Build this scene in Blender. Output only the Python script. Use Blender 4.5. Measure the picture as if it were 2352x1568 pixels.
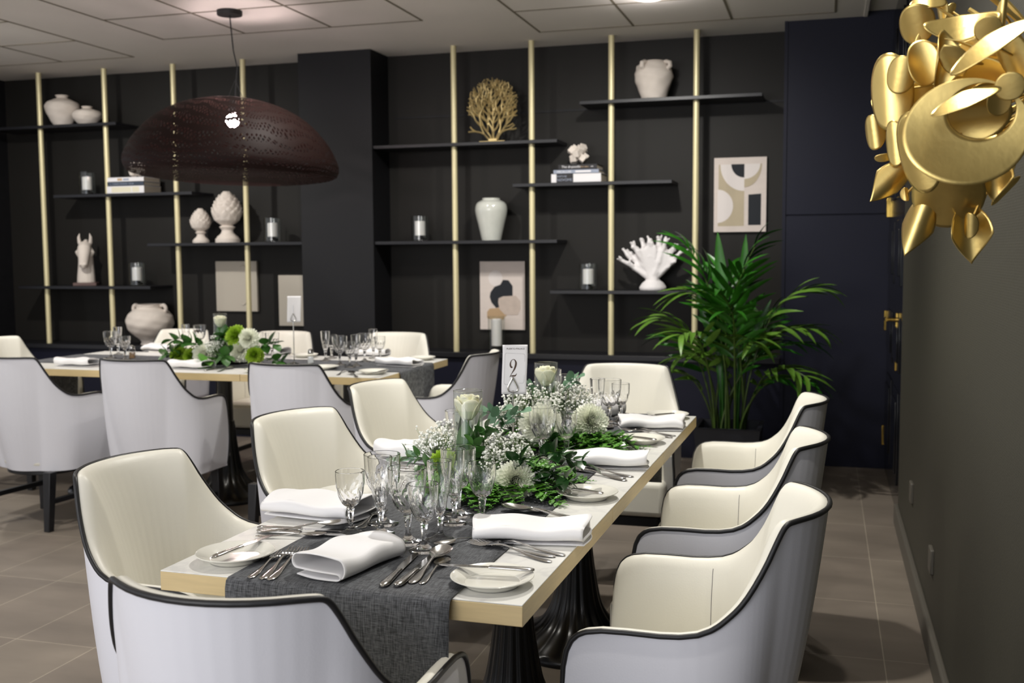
import bpy, math, random
import numpy as np
from mathutils import Vector, Matrix
PI = math.pi
R = math.radians
SC = bpy.context.scene
COL = SC.collection
for _o in list(bpy.data.objects):
    bpy.data.objects.remove(_o)

# ------------------------------------------------------------------ camera
IMG_W, IMG_H = 2352, 1568
F_PX, YAW, PITCH, ROLL, EYE = 2438.69, 0.2870, -0.0822, -0.0066, 1.336
_f = np.array([-math.sin(YAW) * math.cos(PITCH), math.cos(YAW) * math.cos(PITCH), math.sin(PITCH)])
_r0 = np.array([math.cos(YAW), math.sin(YAW), 0.0])
_u0 = np.cross(_r0, _f)
_r = _r0 * math.cos(ROLL) + _u0 * math.sin(ROLL)
_u = _u0 * math.cos(ROLL) - _r0 * math.sin(ROLL)
cam_data = bpy.data.cameras.new('camera')
cam = bpy.data.objects.new('camera', cam_data)
COL.objects.link(cam)
cam_data.sensor_width = 36.0
cam_data.lens = F_PX / IMG_W * 36.0
cam_data.clip_start = 0.05
cam.matrix_world = Matrix(((_r[0], _u[0], -_f[0], 0), (_r[1], _u[1], -_f[1], 0), (_r[2], _u[2], -_f[2], EYE), (0, 0, 0, 1)))
cam_data.dof.use_dof = True
cam_data.dof.focus_distance = 2.35
cam_data.dof.aperture_fstop = 5.6
SC.camera = cam


def _ray(x, y):
    return _f + _r * (x - IMG_W / 2) / F_PX - _u * (y - IMG_H / 2) / F_PX


def onY(x, y, Y):
    d = _ray(x, y)
    t = Y / d[1]
    return Vector((d[0] * t, Y, EYE + d[2] * t))


def onZ(x, y, z):
    d = _ray(x, y)
    t = (z - EYE) / d[2]
    return Vector((d[0] * t, d[1] * t, z))


# ------------------------------------------------------------------ world, lights, exposure
world = bpy.data.worlds.new('room_ambient')
SC.world = world
world.use_nodes = True
world.node_tree.nodes['Background'].inputs[0].default_value = (0.94, 0.955, 1.0, 1)
world.node_tree.nodes['Background'].inputs[1].default_value = 0.78
SC.view_settings.view_transform = 'Standard'
SC.view_settings.look = 'None'
SC.view_settings.gamma = 1.0
SC.view_settings.exposure = 0.0
SC.view_settings.use_curve_mapping = False
SC.cycles.use_denoising = True
SC.cycles.max_bounces = 14
SC.cycles.transparent_max_bounces = 24
SC.cycles.transmission_bounces = 12
SC.cycles.glossy_bounces = 5
SC.cycles.diffuse_bounces = 4
SC.cycles.sample_clamp_indirect = 6.0
SC.cycles.caustics_refractive = True
SC.cycles.blur_glossy = 0.6
SC.cycles.caustics_reflective = False
H = 2.743


def light(kind, name, loc, power, color, size=0.06, target=None, angle=None, blend=0.6, size_y=None):
    d = bpy.data.lights.new(name, kind)
    d.energy = power
    d.color = color
    if kind == 'AREA':
        d.size = size
        if size_y:
            d.shape = 'RECTANGLE'
            d.size_y = size_y
    else:
        d.shadow_soft_size = size
    if kind == 'SPOT':
        d.spot_size = R(angle or 120)
        d.spot_blend = blend
    o = bpy.data.objects.new(name, d)
    COL.objects.link(o)
    o.location = loc
    if target is not None:
        v = Vector(target) - Vector(loc)
        o.rotation_euler = v.to_track_quat('-Z', 'Y').to_euler()
    return o


WARM = (1.0, 0.965, 0.89)
NEUT = (1.0, 0.97, 0.91)
COOL = (0.80, 0.86, 1.0)
light('SPOT', 'downlight', (-0.78, 3.35, H - .02), 140, WARM, .04, (-0.80, 2.6, 0), 130, .7)  # this and the spots below: out of view, assumed from light and shadows
light('SPOT', 'downlight', (-2.9, 3.1, H - .02), 85, WARM, .05, (-2.9, 3.4, 0), 140, .8)
light('SPOT', 'downlight', (-4.6, 3.4, H - .02), 80, WARM, .05, (-4.6, 3.7, 0), 140, .8)
light('SPOT', 'downlight', (-1.09, 5.35, H - .02), 150, NEUT, .05, (-1.2, 6.3, 0.6), 140, .8)
light('SPOT', 'downlight', (-4.9, 5.1, H - .02), 150, NEUT, .05, (-5.0, 6.3, 0.6), 140, .8)
light('SPOT', 'downlight', (-2.6, 5.2, H - .02), 70, NEUT, .05, (-2.6, 6.2, 0.4), 140, .8)
light('SPOT', 'downlight', (-0.12, 1.62, H - .02), 60, WARM, .03, (0.25, 2.0, 1.4), 100, .7)
light('AREA', 'assumed_cool_fill', (-1.6, -2.6, 1.7), 40, COOL, 3.4, (-1.2, 3.0, 0.7), size_y=2.0)  # cool fill light assumed behind the camera; no window is in view

light('AREA', 'added_ceiling_fill', (-2.4, -1.0, 1.7), 60, (1, .95, .9), 2.5, (-2.6, 3.2, 3.6), size_y=1.2)  # upward fill added behind the camera to brighten the ceiling

# ------------------------------------------------------------------ mesh helpers


class MB:
    """collects shapes and builds them as one mesh object"""

    def __init__(self):
        self.v, self.f, self.m = [], [], []
        self.uv = None

    def add(self, verts, faces, mat=0, M=None):
        n = len(self.v)
        if M is not None:
            verts = [M @ Vector(p) for p in verts]
        self.v += [tuple(p) for p in verts]
        self.f += [tuple(i + n for i in q) for q in faces]
        self.m += [mat] * len(faces)
        return self

    def box(self, x0, x1, y0, y1, z0, z1, mat=0, M=None):
        v = [(x, y, z) for z in (z0, z1) for y in (y0, y1) for x in (x0, x1)]
        f = [(0, 2, 3, 1), (4, 5, 7, 6), (0, 1, 5, 4), (2, 6, 7, 3), (0, 4, 6, 2), (1, 3, 7, 5)]
        return self.add(v, f, mat, M)

    def lathe(self, prof, n=32, mat=0, M=None, fn=None):
        """prof: (radius, z) bottom to top; fn(angle, k, r) -> r"""
        v, f, rings = [], [], []
        for k, (r, z) in enumerate(prof):
            if r < 1e-6:
                rings.append([len(v)])
                v.append((0, 0, z))
            else:
                ids = []
                for i in range(n):
                    a = 2 * PI * i / n
                    rr = fn(a, k, r) if fn else r
                    ids.append(len(v))
                    v.append((rr * math.cos(a), rr * math.sin(a), z))
                rings.append(ids)
        for a, b in zip(rings, rings[1:]):
            if len(a) == 1 and len(b) == 1:
                continue
            for i in range(n):
                j = (i + 1) % n
                if len(a) == 1:
                    f.append((a[0], b[j], b[i]))
                elif len(b) == 1:
                    f.append((a[i], a[j], b[0]))
                else:
                    f.append((a[i], a[j], b[j], b[i]))
        return self.add(v, f, mat, M)

    def tube(self, pts, rad, n=8, mat=0, M=None, caps=True, flat=None):
        pts = [Vector(p) for p in pts]
        if not hasattr(rad, '__len__'):
            rad = [rad] * len(pts)
        v, f = [], []
        up = Vector((0, 0, 1))
        prev = None
        for i, p in enumerate(pts):
            t = (pts[min(i + 1, len(pts) - 1)] - pts[max(i - 1, 0)])
            t = t.normalized() if t.length > 1e-9 else Vector((0, 0, 1))
            if prev is None:
                s = t.cross(up)
                if s.length < 0.1:
                    s = t.cross(Vector((0, 1, 0)))
            else:
                s = prev - t * prev.dot(t)
            s.normalize()
            prev = s
            w = t.cross(s)
            for k in range(n):
                a = 2 * PI * k / n
                fl = flat or 1.0
                v.append(p + (s * math.cos(a) + w * math.sin(a) * fl) * rad[i])
        for i in range(len(pts) - 1):
            for k in range(n):
                j = (k + 1) % n
                f.append((i * n + k, i * n + j, (i + 1) * n + j, (i + 1) * n + k))
        if caps:
            f.append(tuple(reversed(range(n))))
            f.append(tuple(range((len(pts) - 1) * n, len(pts) * n)))
        return self.add(v, f, mat, M)

    def grid(self, fn, nu, nv, mat=0, M=None, wrap=False):
        v = [fn(i / nu, j / nv) for i in range(nu + 1) for j in range(nv + 1)]
        w = nv + 1
        f = [(i * w + j, (i + 1) * w + j, (i + 1) * w + j + 1, i * w + j + 1) for i in range(nu) for j in range(nv)]
        return self.add(v, f, mat, M)

    def prism(self, poly, z0, z1, mat=0, M=None):
        n = len(poly)
        v = [(x, y, z0) for x, y in poly] + [(x, y, z1) for x, y in poly]
        f = [tuple(reversed(range(n))), tuple(range(n, 2 * n))]
        f += [(i, (i + 1) % n, n + (i + 1) % n, n + i) for i in range(n)]
        return self.add(v, f, mat, M)

    def sphere(self, c, r, nu=12, nv=8, mat=0, sc=(1, 1, 1)):
        prof = [(math.sin(PI * k / nv) * 1.0, -math.cos(PI * k / nv)) for k in range(nv + 1)]
        prof[0] = (0, -1)
        prof[-1] = (0, 1)
        M = Matrix.Translation(c) @ Matrix.Diagonal((r * sc[0], r * sc[1], r * sc[2], 1))
        return self.lathe(prof, nu, mat, M)

    def build(self, name, mats, parent=None, smooth=35, bevel=0, seg=2, solid=0, subsurf=0, remesh=0, weld=False):
        me = bpy.data.meshes.new(name)
        me.from_pydata(self.v, [], self.f)
        if not isinstance(mats, (list, tuple)):
            mats = [mats]
        for m in mats:
            me.materials.append(m)
        if len(mats) > 1:
            me.polygons.foreach_set('material_index', self.m)
        me.update()
        if smooth:
            me.polygons.foreach_set('use_smooth', [True] * len(me.polygons))
            if smooth < 180:
                me.set_sharp_from_angle(angle=R(smooth))
        o = bpy.data.objects.new(name, me)
        COL.objects.link(o)
        if parent:
            o.parent = parent
        if remesh:
            m = o.modifiers.new('remesh', 'REMESH')
            m.mode = 'VOXEL'
            m.voxel_size = remesh
            m.use_smooth_shade = True
            s = o.modifiers.new('smooth', 'SMOOTH')
            s.iterations = 3
        if solid:
            m = o.modifiers.new('solid', 'SOLIDIFY')
            m.thickness = solid
            m.offset = 0
        if bevel:
            m = o.modifiers.new('bevel', 'BEVEL')
            m.width = bevel
            m.segments = seg
            m.limit_method = 'ANGLE'
            m.angle_limit = R(40)
        if subsurf:
            m = o.modifiers.new('sub', 'SUBSURF')
            m.levels = subsurf
            m.render_levels = subsurf
        return o


def tag(o, label=None, cat=None, group=None, kind=None):
    if label:
        o['label'] = label
    if cat:
        o['category'] = cat
    if group:
        o['group'] = group
    if kind:
        o['kind'] = kind
    return o


def thing(name, label, cat, loc=(0, 0, 0), rz=0.0, group=None):
    o = bpy.data.objects.new(name, None)
    o.empty_display_size = 0.05
    COL.objects.link(o)
    o.location = loc
    o.rotation_euler = (0, 0, rz)
    return tag(o, label, cat, group)


def dup(root, loc, rot=0.0, label=None, group=None, scale=None):
    r = root.copy()
    COL.objects.link(r)
    r.location = loc
    r.rotation_euler = rot if hasattr(rot, '__len__') else (0, 0, rot)
    if scale:
        r.scale = scale
    if label:
        r['label'] = label
    if group:
        r['group'] = group
    for ch in list(root.children):
        c = ch.copy()
        COL.objects.link(c)
        c.parent = r
        for g in ch.children:
            d = g.copy()
            COL.objects.link(d)
            d.parent = c
    return r


# ------------------------------------------------------------------ materials
def lin(c):
    return tuple((x / 255 / 12.92 if x / 255 <= 0.04045 else ((x / 255 + 0.055) / 1.055) ** 2.4) for x in c)


MATS = {}


def mat(name, rgb, rough=0.5, metal=0.0, spec=0.5, var=0.0, vscale=8.0, bump=0.0, bscale=60.0, coat=0.0, sheen=0.0, sss=0.0, trans=0.0, linear=False, stretch=None):
    m = bpy.data.materials.new(name)
    m.use_nodes = True
    nt = m.node_tree
    b = nt.nodes['Principled BSDF']
    c = rgb if linear else lin(rgb)
    b.inputs['Base Color'].default_value = (*c, 1)
    b.inputs['Roughness'].default_value = rough
    b.inputs['Metallic'].default_value = metal
    b.inputs['Specular IOR Level'].default_value = spec
    b.inputs['Coat Weight'].default_value = coat
    b.inputs['Sheen Weight'].default_value = sheen
    if trans:
        b.inputs['Transmission Weight'].default_value = trans
    if sss:
        b.inputs['Subsurface Weight'].default_value = sss
        b.inputs['Subsurface Radius'].default_value = (0.01, 0.008, 0.005)
    if var or bump:
        tc = nt.nodes.new('ShaderNodeTexCoord')
        mp = nt.nodes.new('ShaderNodeMapping')
        nt.links.new(tc.outputs['Object'], mp.inputs[0])
        if stretch:
            mp.inputs['Scale'].default_value = stretch
    if var:
        n = nt.nodes.new('ShaderNodeTexNoise')
        n.inputs['Scale'].default_value = vscale
        n.inputs['Detail'].default_value = 5
        nt.links.new(mp.outputs[0], n.inputs['Vector'])
        rp = nt.nodes.new('ShaderNodeValToRGB')
        rp.color_ramp.elements[0].position = 0.3
        rp.color_ramp.elements[1].position = 0.72
        rp.color_ramp.elements[0].color = (*[x * (1 - var) for x in c], 1)
        rp.color_ramp.elements[1].color = (*[min(1, x * (1 + var)) for x in c], 1)
        nt.links.new(n.outputs['Fac'], rp.inputs[0])
        nt.links.new(rp.outputs[0], b.inputs['Base Color'])
    if bump:
        n2 = nt.nodes.new('ShaderNodeTexNoise')
        n2.inputs['Scale'].default_value = bscale
        n2.inputs['Detail'].default_value = 3
        nt.links.new(mp.outputs[0], n2.inputs['Vector'])
        bp = nt.nodes.new('ShaderNodeBump')
        bp.inputs['Strength'].default_value = bump
        bp.inputs['Distance'].default_value = 0.004
        nt.links.new(n2.outputs['Fac'], bp.inputs['Height'])
        nt.links.new(bp.outputs[0], b.inputs['Normal'])
    MATS[name] = m
    return m


def emit(name, rgb, power):
    m = bpy.data.materials.new(name)
    m.use_nodes = True
    b = m.node_tree.nodes['Principled BSDF']
    b.inputs['Emission Color'].default_value = (*rgb, 1)
    b.inputs['Emission Strength'].default_value = power
    return m


def glass_mat(name, clear=0.5, tint=(1, 1, 1), ior=1.5, rough=0.0):
    m = bpy.data.materials.new(name)
    m.use_nodes = True
    nt = m.node_tree
    b = nt.nodes['Principled BSDF']
    b.inputs['Base Color'].default_value = (*tint, 1)
    b.inputs['Roughness'].default_value = rough
    b.inputs['IOR'].default_value = ior
    b.inputs['Transmission Weight'].default_value = 1.0
    tr = nt.nodes.new('ShaderNodeBsdfTransparent')
    tr.inputs[0].default_value = (*tint, 1)
    mx = nt.nodes.new('ShaderNodeMixShader')
    mx.inputs[0].default_value = clear
    nt.links.new(b.outputs[0], mx.inputs[1])
    nt.links.new(tr.outputs[0], mx.inputs[2])
    nt.links.new(mx.outputs[0], nt.nodes['Material Output'].inputs[0])
    return m


def thin_glass_mat(name, tint=(.97, .98, .97), base=0.04):
    m = bpy.data.materials.new(name)
    m.use_nodes = True
    nt = m.node_tree
    nt.nodes.remove(nt.nodes['Principled BSDF'])
    tr = nt.nodes.new('ShaderNodeBsdfTransparent')
    tr.inputs[0].default_value = (*tint, 1)
    gl = nt.nodes.new('ShaderNodeBsdfGlossy')
    gl.inputs['Roughness'].default_value = 0.02
    fr = nt.nodes.new('ShaderNodeFresnel')
    # the index is inverted on the inner side of a pane so that both sides reflect alike
    ge = nt.nodes.new('ShaderNodeNewGeometry')
    ma = nt.nodes.new('ShaderNodeMath')
    ma.operation = 'MULTIPLY_ADD'
    ma.inputs[1].default_value = 1 / 1.5 - 1.5
    ma.inputs[2].default_value = 1.5
    nt.links.new(ge.outputs['Backfacing'], ma.inputs[0])
    nt.links.new(ma.outputs[0], fr.inputs['IOR'])
    mx = nt.nodes.new('ShaderNodeMixShader')
    nt.links.new(fr.outputs[0], mx.inputs[0])
    nt.links.new(tr.outputs[0], mx.inputs[1])
    nt.links.new(gl.outputs[0], mx.inputs[2])
    nt.links.new(mx.outputs[0], nt.nodes['Material Output'].inputs[0])
    return m


LEATHER = mat('white_leather', (224, 224, 230), .42, var=.02, vscale=3, bump=.05, bscale=260)
WARMLIT_CREAM = mat('warmlit_cream_leather', (232, 229, 217), .45, var=.02, vscale=3, bump=.05, bscale=260)  # mostly warm lamp light on the white leather, put into the colour
PIPING = mat('black_piping', (26, 26, 28), .45)
BLACKWOOD = mat('black_wood', (22, 22, 25), .4, var=.2, vscale=20)
PANEL = mat('charcoal_panel', (23, 23, 26), .55, spec=.3, var=.05, vscale=2)
OLIVE = mat('olive_black_panel', (28, 26, 23), .6, spec=.3, var=.05, vscale=2)
NAVY = mat('navy_panel', (16, 18, 36), .55, spec=.3, var=.06, vscale=2)
SHELF = mat('black_shelf', (22, 22, 27), .4)
BRASS = mat('brushed_brass', (232, 221, 176), .36, .25)
CEIL = mat('white_ceiling', (236, 231, 225), .9, var=.02, vscale=3, bump=.05, bscale=200)
GROOVE = mat('ceiling_groove', (124, 116, 100), .9)
SKIRT = mat('grey_skirting', (92, 88, 80), .5)
GLOSSBLACK = mat('gloss_black_paint', (16, 17, 22), .15)
POLBRASS = mat('polished_brass', (214, 178, 90), .2, 1.0)
GOLD = mat('brushed_gold', (224, 196, 122), .34, 1.0, var=.12, vscale=9, bump=.05, bscale=90)
BLACKIRON = mat('black_cast_iron', (14, 14, 15), .28)
GOLDEDGE = mat('gold_oak_edge', (210, 188, 142), .42, .1, var=.06, vscale=12, stretch=(1, 1, 12))
CERAMIC = mat('white_porcelain', (232, 230, 220), .12, coat=.3)
NAPKIN = mat('white_linen', (238, 237, 238), .85, bump=.06, bscale=500)
STEEL = mat('polished_steel', (205, 203, 200), .16, 1.0)
PLASTER = mat('matt_plaster', (226, 216, 206), .8, var=.05, vscale=14, bump=.12, bscale=45)
CRACKLE = mat('glazed_ceramic', (212, 214, 206), .12, coat=.5, var=.04, vscale=14)
WHITECORAL = mat('white_coral', (236, 232, 232), .75, bump=.5, bscale=70)
GOLDCORAL = mat('gold_coral', (206, 184, 130), .4, .7)
WAX = mat('white_wax', (240, 236, 236), .5, sss=.2)
CARD = mat('white_card', (236, 234, 236), .7)
CARDTEXT = mat('brown_print', (70, 48, 34), .6)
CARDGREY = mat('grey_print', (110, 106, 110), .6)
LEAF = mat('green_leaf', (60, 104, 44), .35, var=.25, vscale=18)
DARKLEAF = mat('dark_glossy_leaf', (38, 74, 34), .25, var=.25, vscale=18)
FERN = mat('bright_fern', (88, 146, 46), .4, var=.3, vscale=22)
LIME = mat('lime_flower', (166, 200, 60), .5, var=.15, vscale=30)
EUCA = mat('eucalyptus_leaf', (104, 140, 112), .5, var=.12, vscale=14)
MUM = mat('white_green_petal', (248, 250, 234), .6)
ROSE = mat('cream_rose_petal', (242, 240, 214), .5, sss=.2)
GYPSO = mat('white_blossom', (240, 240, 234), .6)
STEMG = mat('stem_green', (92, 120, 60), .5)
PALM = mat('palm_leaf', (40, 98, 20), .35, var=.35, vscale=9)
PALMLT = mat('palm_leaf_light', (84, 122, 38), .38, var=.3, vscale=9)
PALMSTEM = mat('palm_stem', (72, 96, 34), .45, var=.2, vscale=9)
POT = mat('dark_planter', (34, 37, 46), .45)
SOIL = mat('dark_soil', (28, 24, 20), .95, bump=.6, bscale=60)
CORD = mat('black_cord', (24, 24, 26), .6)
BULB = emit('lit_bulb', (1.0, .80, .78), 420)
LAMPLIT = emit('lit_downlight', (1.0, .95, .9), 12)
PAPERB = mat('book_paper', (206, 196, 178), .8)
CANVAS = mat('pale_canvas', (222, 210, 202), .8, var=.03, vscale=6, stretch=(1, 1, 8))
BEIGE = mat('beige_print', (190, 176, 150), .8, var=.05, vscale=8)
INK = mat('blue_black_print', (32, 36, 42), .8)
PALEPRINT = mat('pale_print', (232, 224, 220), .8)
TANPRINT = mat('tan_print', (190, 160, 124), .8, var=.05, vscale=8)
TAUPEPRINT = mat('taupe_print', (204, 188, 176), .8, var=.08, vscale=20)
RELIEF = mat('beige_relief', (196, 188, 174), .85)
SALT = mat('salt', (236, 236, 238), .9)
PEPPER = mat('pepper', (150, 118, 84), .9, var=.4, vscale=300)


def crystal_mat(name, share=1.0):
    m = thin_glass_mat(name, (.985, .99, .985))
    nt = m.node_tree
    out = nt.nodes['Material Output']
    src = out.inputs[0].links[0].from_socket
    rf = nt.nodes.new('ShaderNodeBsdfGlass')
    rf.inputs['IOR'].default_value = 1.5
    rf.inputs['Roughness'].default_value = 0
    mx = nt.nodes.new('ShaderNodeMixShader')
    mx.inputs[0].default_value = share
    nt.links.new(src, mx.inputs[1])
    nt.links.new(rf.outputs[0], mx.inputs[2])
    nt.links.new(mx.outputs[0], out.inputs[0])
    return m


GLASS = crystal_mat('crystal_glass')
THIN = thin_glass_mat('clear_glass')
WATER = thin_glass_mat('water', (.95, .985, .94))


def woven(name, ca, cb):
    m = bpy.data.materials.new(name)
    m.use_nodes = True
    nt = m.node_tree
    b = nt.nodes['Principled BSDF']
    b.inputs['Roughness'].default_value = .9
    tc = nt.nodes.new('ShaderNodeTexCoord')
    outs = []
    for sc in ((900, 55, 55), (55, 900, 900)):
        mp = nt.nodes.new('ShaderNodeMapping')
        mp.inputs['Scale'].default_value = sc
        nt.links.new(tc.outputs['Object'], mp.inputs[0])
        n = nt.nodes.new('ShaderNodeTexNoise')
        n.inputs['Scale'].default_value = 1.0
        n.inputs['Detail'].default_value = 4
        nt.links.new(mp.outputs[0], n.inputs['Vector'])
        outs.append(n.outputs['Fac'])
    ad = nt.nodes.new('ShaderNodeMath')
    ad.operation = 'ADD'
    nt.links.new(outs[0], ad.inputs[0])
    nt.links.new(outs[1], ad.inputs[1])
    rp = nt.nodes.new('ShaderNodeValToRGB')
    rp.color_ramp.elements[0].position = 0.40
    rp.color_ramp.elements[1].position = 0.62
    rp.color_ramp.elements[0].color = (*lin(ca), 1)
    rp.color_ramp.elements[1].color = (*lin(cb), 1)
    hv = nt.nodes.new('ShaderNodeMath')
    hv.operation = 'MULTIPLY'
    hv.inputs[1].default_value = .5
    nt.links.new(ad.outputs[0], hv.inputs[0])
    nt.links.new(hv.outputs[0], rp.inputs[0])
    nt.links.new(rp.outputs[0], b.inputs['Base Color'])
    bp = nt.nodes.new('ShaderNodeBump')
    bp.inputs['Strength'].default_value = .3
    bp.inputs['Distance'].default_value = .001
    nt.links.new(hv.outputs[0], bp.inputs['Height'])
    nt.links.new(bp.outputs[0], b.inputs['Normal'])
    return m


RUNNER = woven('grey_woven_cloth', (46, 47, 50), (108, 110, 114))


def marble(name):
    m = bpy.data.materials.new(name)
    m.use_nodes = True
    nt = m.node_tree
    b = nt.nodes['Principled BSDF']
    b.inputs['Roughness'].default_value = .28
    tc = nt.nodes.new('ShaderNodeTexCoord')
    n = nt.nodes.new('ShaderNodeTexNoise')
    n.inputs['Scale'].default_value = 3.2
    n.inputs['Detail'].default_value = 8
    n.inputs['Distortion'].default_value = 1.6
    nt.links.new(tc.outputs['Object'], n.inputs['Vector'])
    rp = nt.nodes.new('ShaderNodeValToRGB')
    e = rp.color_ramp.elements
    e[0].position, e[1].position = .47, .53
    e[0].color = e[1].color = (*lin((232, 231, 226)), 1)
    k = e.new(.5)
    k.color = (*lin((220, 219, 216)), 1)
    nt.links.new(n.outputs['Fac'], rp.inputs[0])
    nt.links.new(rp.outputs[0], b.inputs['Base Color'])
    return m


MARBLE = marble('white_marble_laminate')


def tile_floor():
    m = bpy.data.materials.new('grey_floor_tiles')
    m.use_nodes = True
    nt = m.node_tree
    b = nt.nodes['Principled BSDF']
    b.inputs['Roughness'].default_value = .5
    tc = nt.nodes.new('ShaderNodeTexCoord')
    mp = nt.nodes.new('ShaderNodeMapping')
    mp.inputs['Rotation'].default_value = (0, 0, R(90))
    mp.inputs['Location'].default_value = (-.009, .118, 0)
    nt.links.new(tc.outputs['Object'], mp.inputs[0])
    br = nt.nodes.new('ShaderNodeTexBrick')
    br.offset = 0.0
    br.inputs['Scale'].default_value = 1.0
    br.inputs['Brick Width'].default_value = .6
    br.inputs['Row Height'].default_value = .3235
    br.inputs['Mortar Size'].default_value = .0022
    br.inputs['Mortar Smooth'].default_value = .3
    br.inputs['Bias'].default_value = 0
    br.inputs['Color1'].default_value = (*lin((122, 112, 102)), 1)
    br.inputs['Color2'].default_value = (*lin((132, 122, 110)), 1)
    br.inputs['Mortar'].default_value = (*lin((164, 154, 138)), 1)
    nt.links.new(mp.outputs[0], br.inputs['Vector'])
    n = nt.nodes.new('ShaderNodeTexNoise')
    n.inputs['Scale'].default_value = 2.2
    n.inputs['Detail'].default_value = 7
    mp2 = nt.nodes.new('ShaderNodeMapping')
    mp2.inputs['Scale'].default_value = (1, 2.4, 1)
    nt.links.new(tc.outputs['Object'], mp2.inputs[0])
    nt.links.new(mp2.outputs[0], n.inputs['Vector'])
    rp = nt.nodes.new('ShaderNodeValToRGB')
    rp.color_ramp.elements[0].position = .3
    rp.color_ramp.elements[1].position = .7
    rp.color_ramp.elements[0].color = (.78, .78, .78, 1)
    rp.color_ramp.elements[1].color = (1.12, 1.12, 1.12, 1)
    nt.links.new(n.outputs['Fac'], rp.inputs[0])
    mx = nt.nodes.new('ShaderNodeMix')
    mx.data_type = 'RGBA'
    mx.blend_type = 'MULTIPLY'
    mx.inputs[0].default_value = 1
    nt.links.new(br.outputs[0], mx.inputs[6])
    nt.links.new(rp.outputs[0], mx.inputs[7])
    nt.links.new(mx.outputs[2], b.inputs['Base Color'])
    return m


def wallpaper():
    m = bpy.data.materials.new('olive_grey_wallpaper')
    m.use_nodes = True
    nt = m.node_tree
    b = nt.nodes['Principled BSDF']
    b.inputs['Roughness'].default_value = .6
    b.inputs['Base Color'].default_value = (*lin((60, 58, 48)), 1)
    tc = nt.nodes.new('ShaderNodeTexCoord')
    w = nt.nodes.new('ShaderNodeTexVoronoi')
    w.inputs['Scale'].default_value = 170
    w.inputs['Randomness'].default_value = .25
    nt.links.new(tc.outputs['Object'], w.inputs['Vector'])
    bp = nt.nodes.new('ShaderNodeBump')
    bp.inputs['Strength'].default_value = .35
    bp.inputs['Distance'].default_value = .0015
    nt.links.new(w.outputs['Distance'], bp.inputs['Height'])
    nt.links.new(bp.outputs[0], b.inputs['Normal'])
    return m


def weave_mat():
    """dark rattan mesh: strands with see-through gaps, laid out on the shade's own UV map"""
    m = bpy.data.materials.new('dark_woven_mesh')
    m.use_nodes = True
    nt = m.node_tree
    b = nt.nodes['Principled BSDF']
    b.inputs['Base Color'].default_value = (*lin((30, 17, 15)), 1)
    b.inputs['Specular IOR Level'].default_value = .12
    b.inputs['Roughness'].default_value = .6
    tc = nt.nodes.new('ShaderNodeTexCoord')
    nz = nt.nodes.new('ShaderNodeTexNoise')
    nz.inputs['Scale'].default_value = 6
    nt.links.new(tc.outputs['UV'], nz.inputs['Vector'])
    mixv = nt.nodes.new('ShaderNodeVectorMath')
    mixv.operation = 'MULTIPLY_ADD'
    mixv.inputs[1].default_value = (.12, .12, 0)
    nt.links.new(nz.outputs['Color'], mixv.inputs[0])
    nt.links.new(tc.outputs['UV'], mixv.inputs[2])
    outs = []
    for rot, sc in ((38, 19), (-42, 17), (85, 6)):
        mp = nt.nodes.new('ShaderNodeMapping')
        mp.inputs['Rotation'].default_value = (0, 0, R(rot))
        mp.inputs['Scale'].default_value = (1, 1, 1)
        nt.links.new(mixv.outputs[0], mp.inputs[0])
        w = nt.nodes.new('ShaderNodeTexWave')
        w.inputs['Scale'].default_value = sc
        w.inputs['Distortion'].default_value = .9
        w.inputs['Detail'].default_value = 2
        nt.links.new(mp.outputs[0], w.inputs['Vector'])
        g = nt.nodes.new('ShaderNodeMath')
        g.operation = 'GREATER_THAN'
        g.inputs[1].default_value = .66
        nt.links.new(w.outputs['Fac'], g.inputs[0])
        outs.append(g.outputs[0])
    a = nt.nodes.new('ShaderNodeMath')
    a.operation = 'MAXIMUM'
    nt.links.new(outs[0], a.inputs[0])
    nt.links.new(outs[1], a.inputs[1])
    a2 = nt.nodes.new('ShaderNodeMath')
    a2.operation = 'MAXIMUM'
    nt.links.new(a.outputs[0], a2.inputs[0])
    nt.links.new(outs[2], a2.inputs[1])
    nt.links.new(a2.outputs[0], b.inputs['Alpha'])
    return m


# ------------------------------------------------------------------ the room
def struct(name, mb, m, parent=None, **k):
    o = mb.build(name, m, parent, **k)
    if not parent:
        o['kind'] = 'structure'
    return o


WY = 7.15          # shelf wall
struct('floor', MB().box(-8, .55, -3.2, 7.4, -.1, 0), tile_floor(), smooth=0)
ceil = struct('ceiling', MB().box(-8, .21, .3, 7.4, H, H + .12).box(.21, .60, .3, 7.4, H + .03, H + .12), CEIL, smooth=0)
struct('wall_back', MB().box(-6.6, -.2, WY, WY + .1, 0, H + .03), OLIVE, smooth=0)
# tall narrow panel joints on the shelf wall
struct('trim_1', MB().box(-2.97, -.27, WY - .006, WY + .01, 2.30, 2.315), PANEL, smooth=0)
struct('wall_left', MB().box(-6.5, -6.335, 6.2, WY, 0, H), BLACKWOOD, smooth=0)  # wall lit edge-on; its shade is put in as the black colour
struct('wall_right', MB().box(.362, .50, -1.0, 5.48, 0, H + .03), wallpaper(), smooth=0)
struct('wall_corner', MB().box(.42, .55, 5.48, 6.9, 0, H + .03), GLOSSBLACK, smooth=0)
struct('wall_column', MB().box(-3.575, -3.02, 6.845, WY + .02, 0, H + .01), PANEL, bevel=.004, smooth=0)
nv = MB()
nv.box(-.262, .42, 6.845, WY + .05, 1.567, H + .03)
nv.box(-.262, .42, 6.845, WY + .05, 0, 1.559)
nv.box(-.25, .42, 6.86, WY + .04, 1.55, 1.58)
struct('wall_navy', nv, NAVY, bevel=.002, smooth=0)
struct('trim_2', MB().box(-.264, -.244, 6.838, 6.852, 0, H), NAVY, smooth=0)
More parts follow.
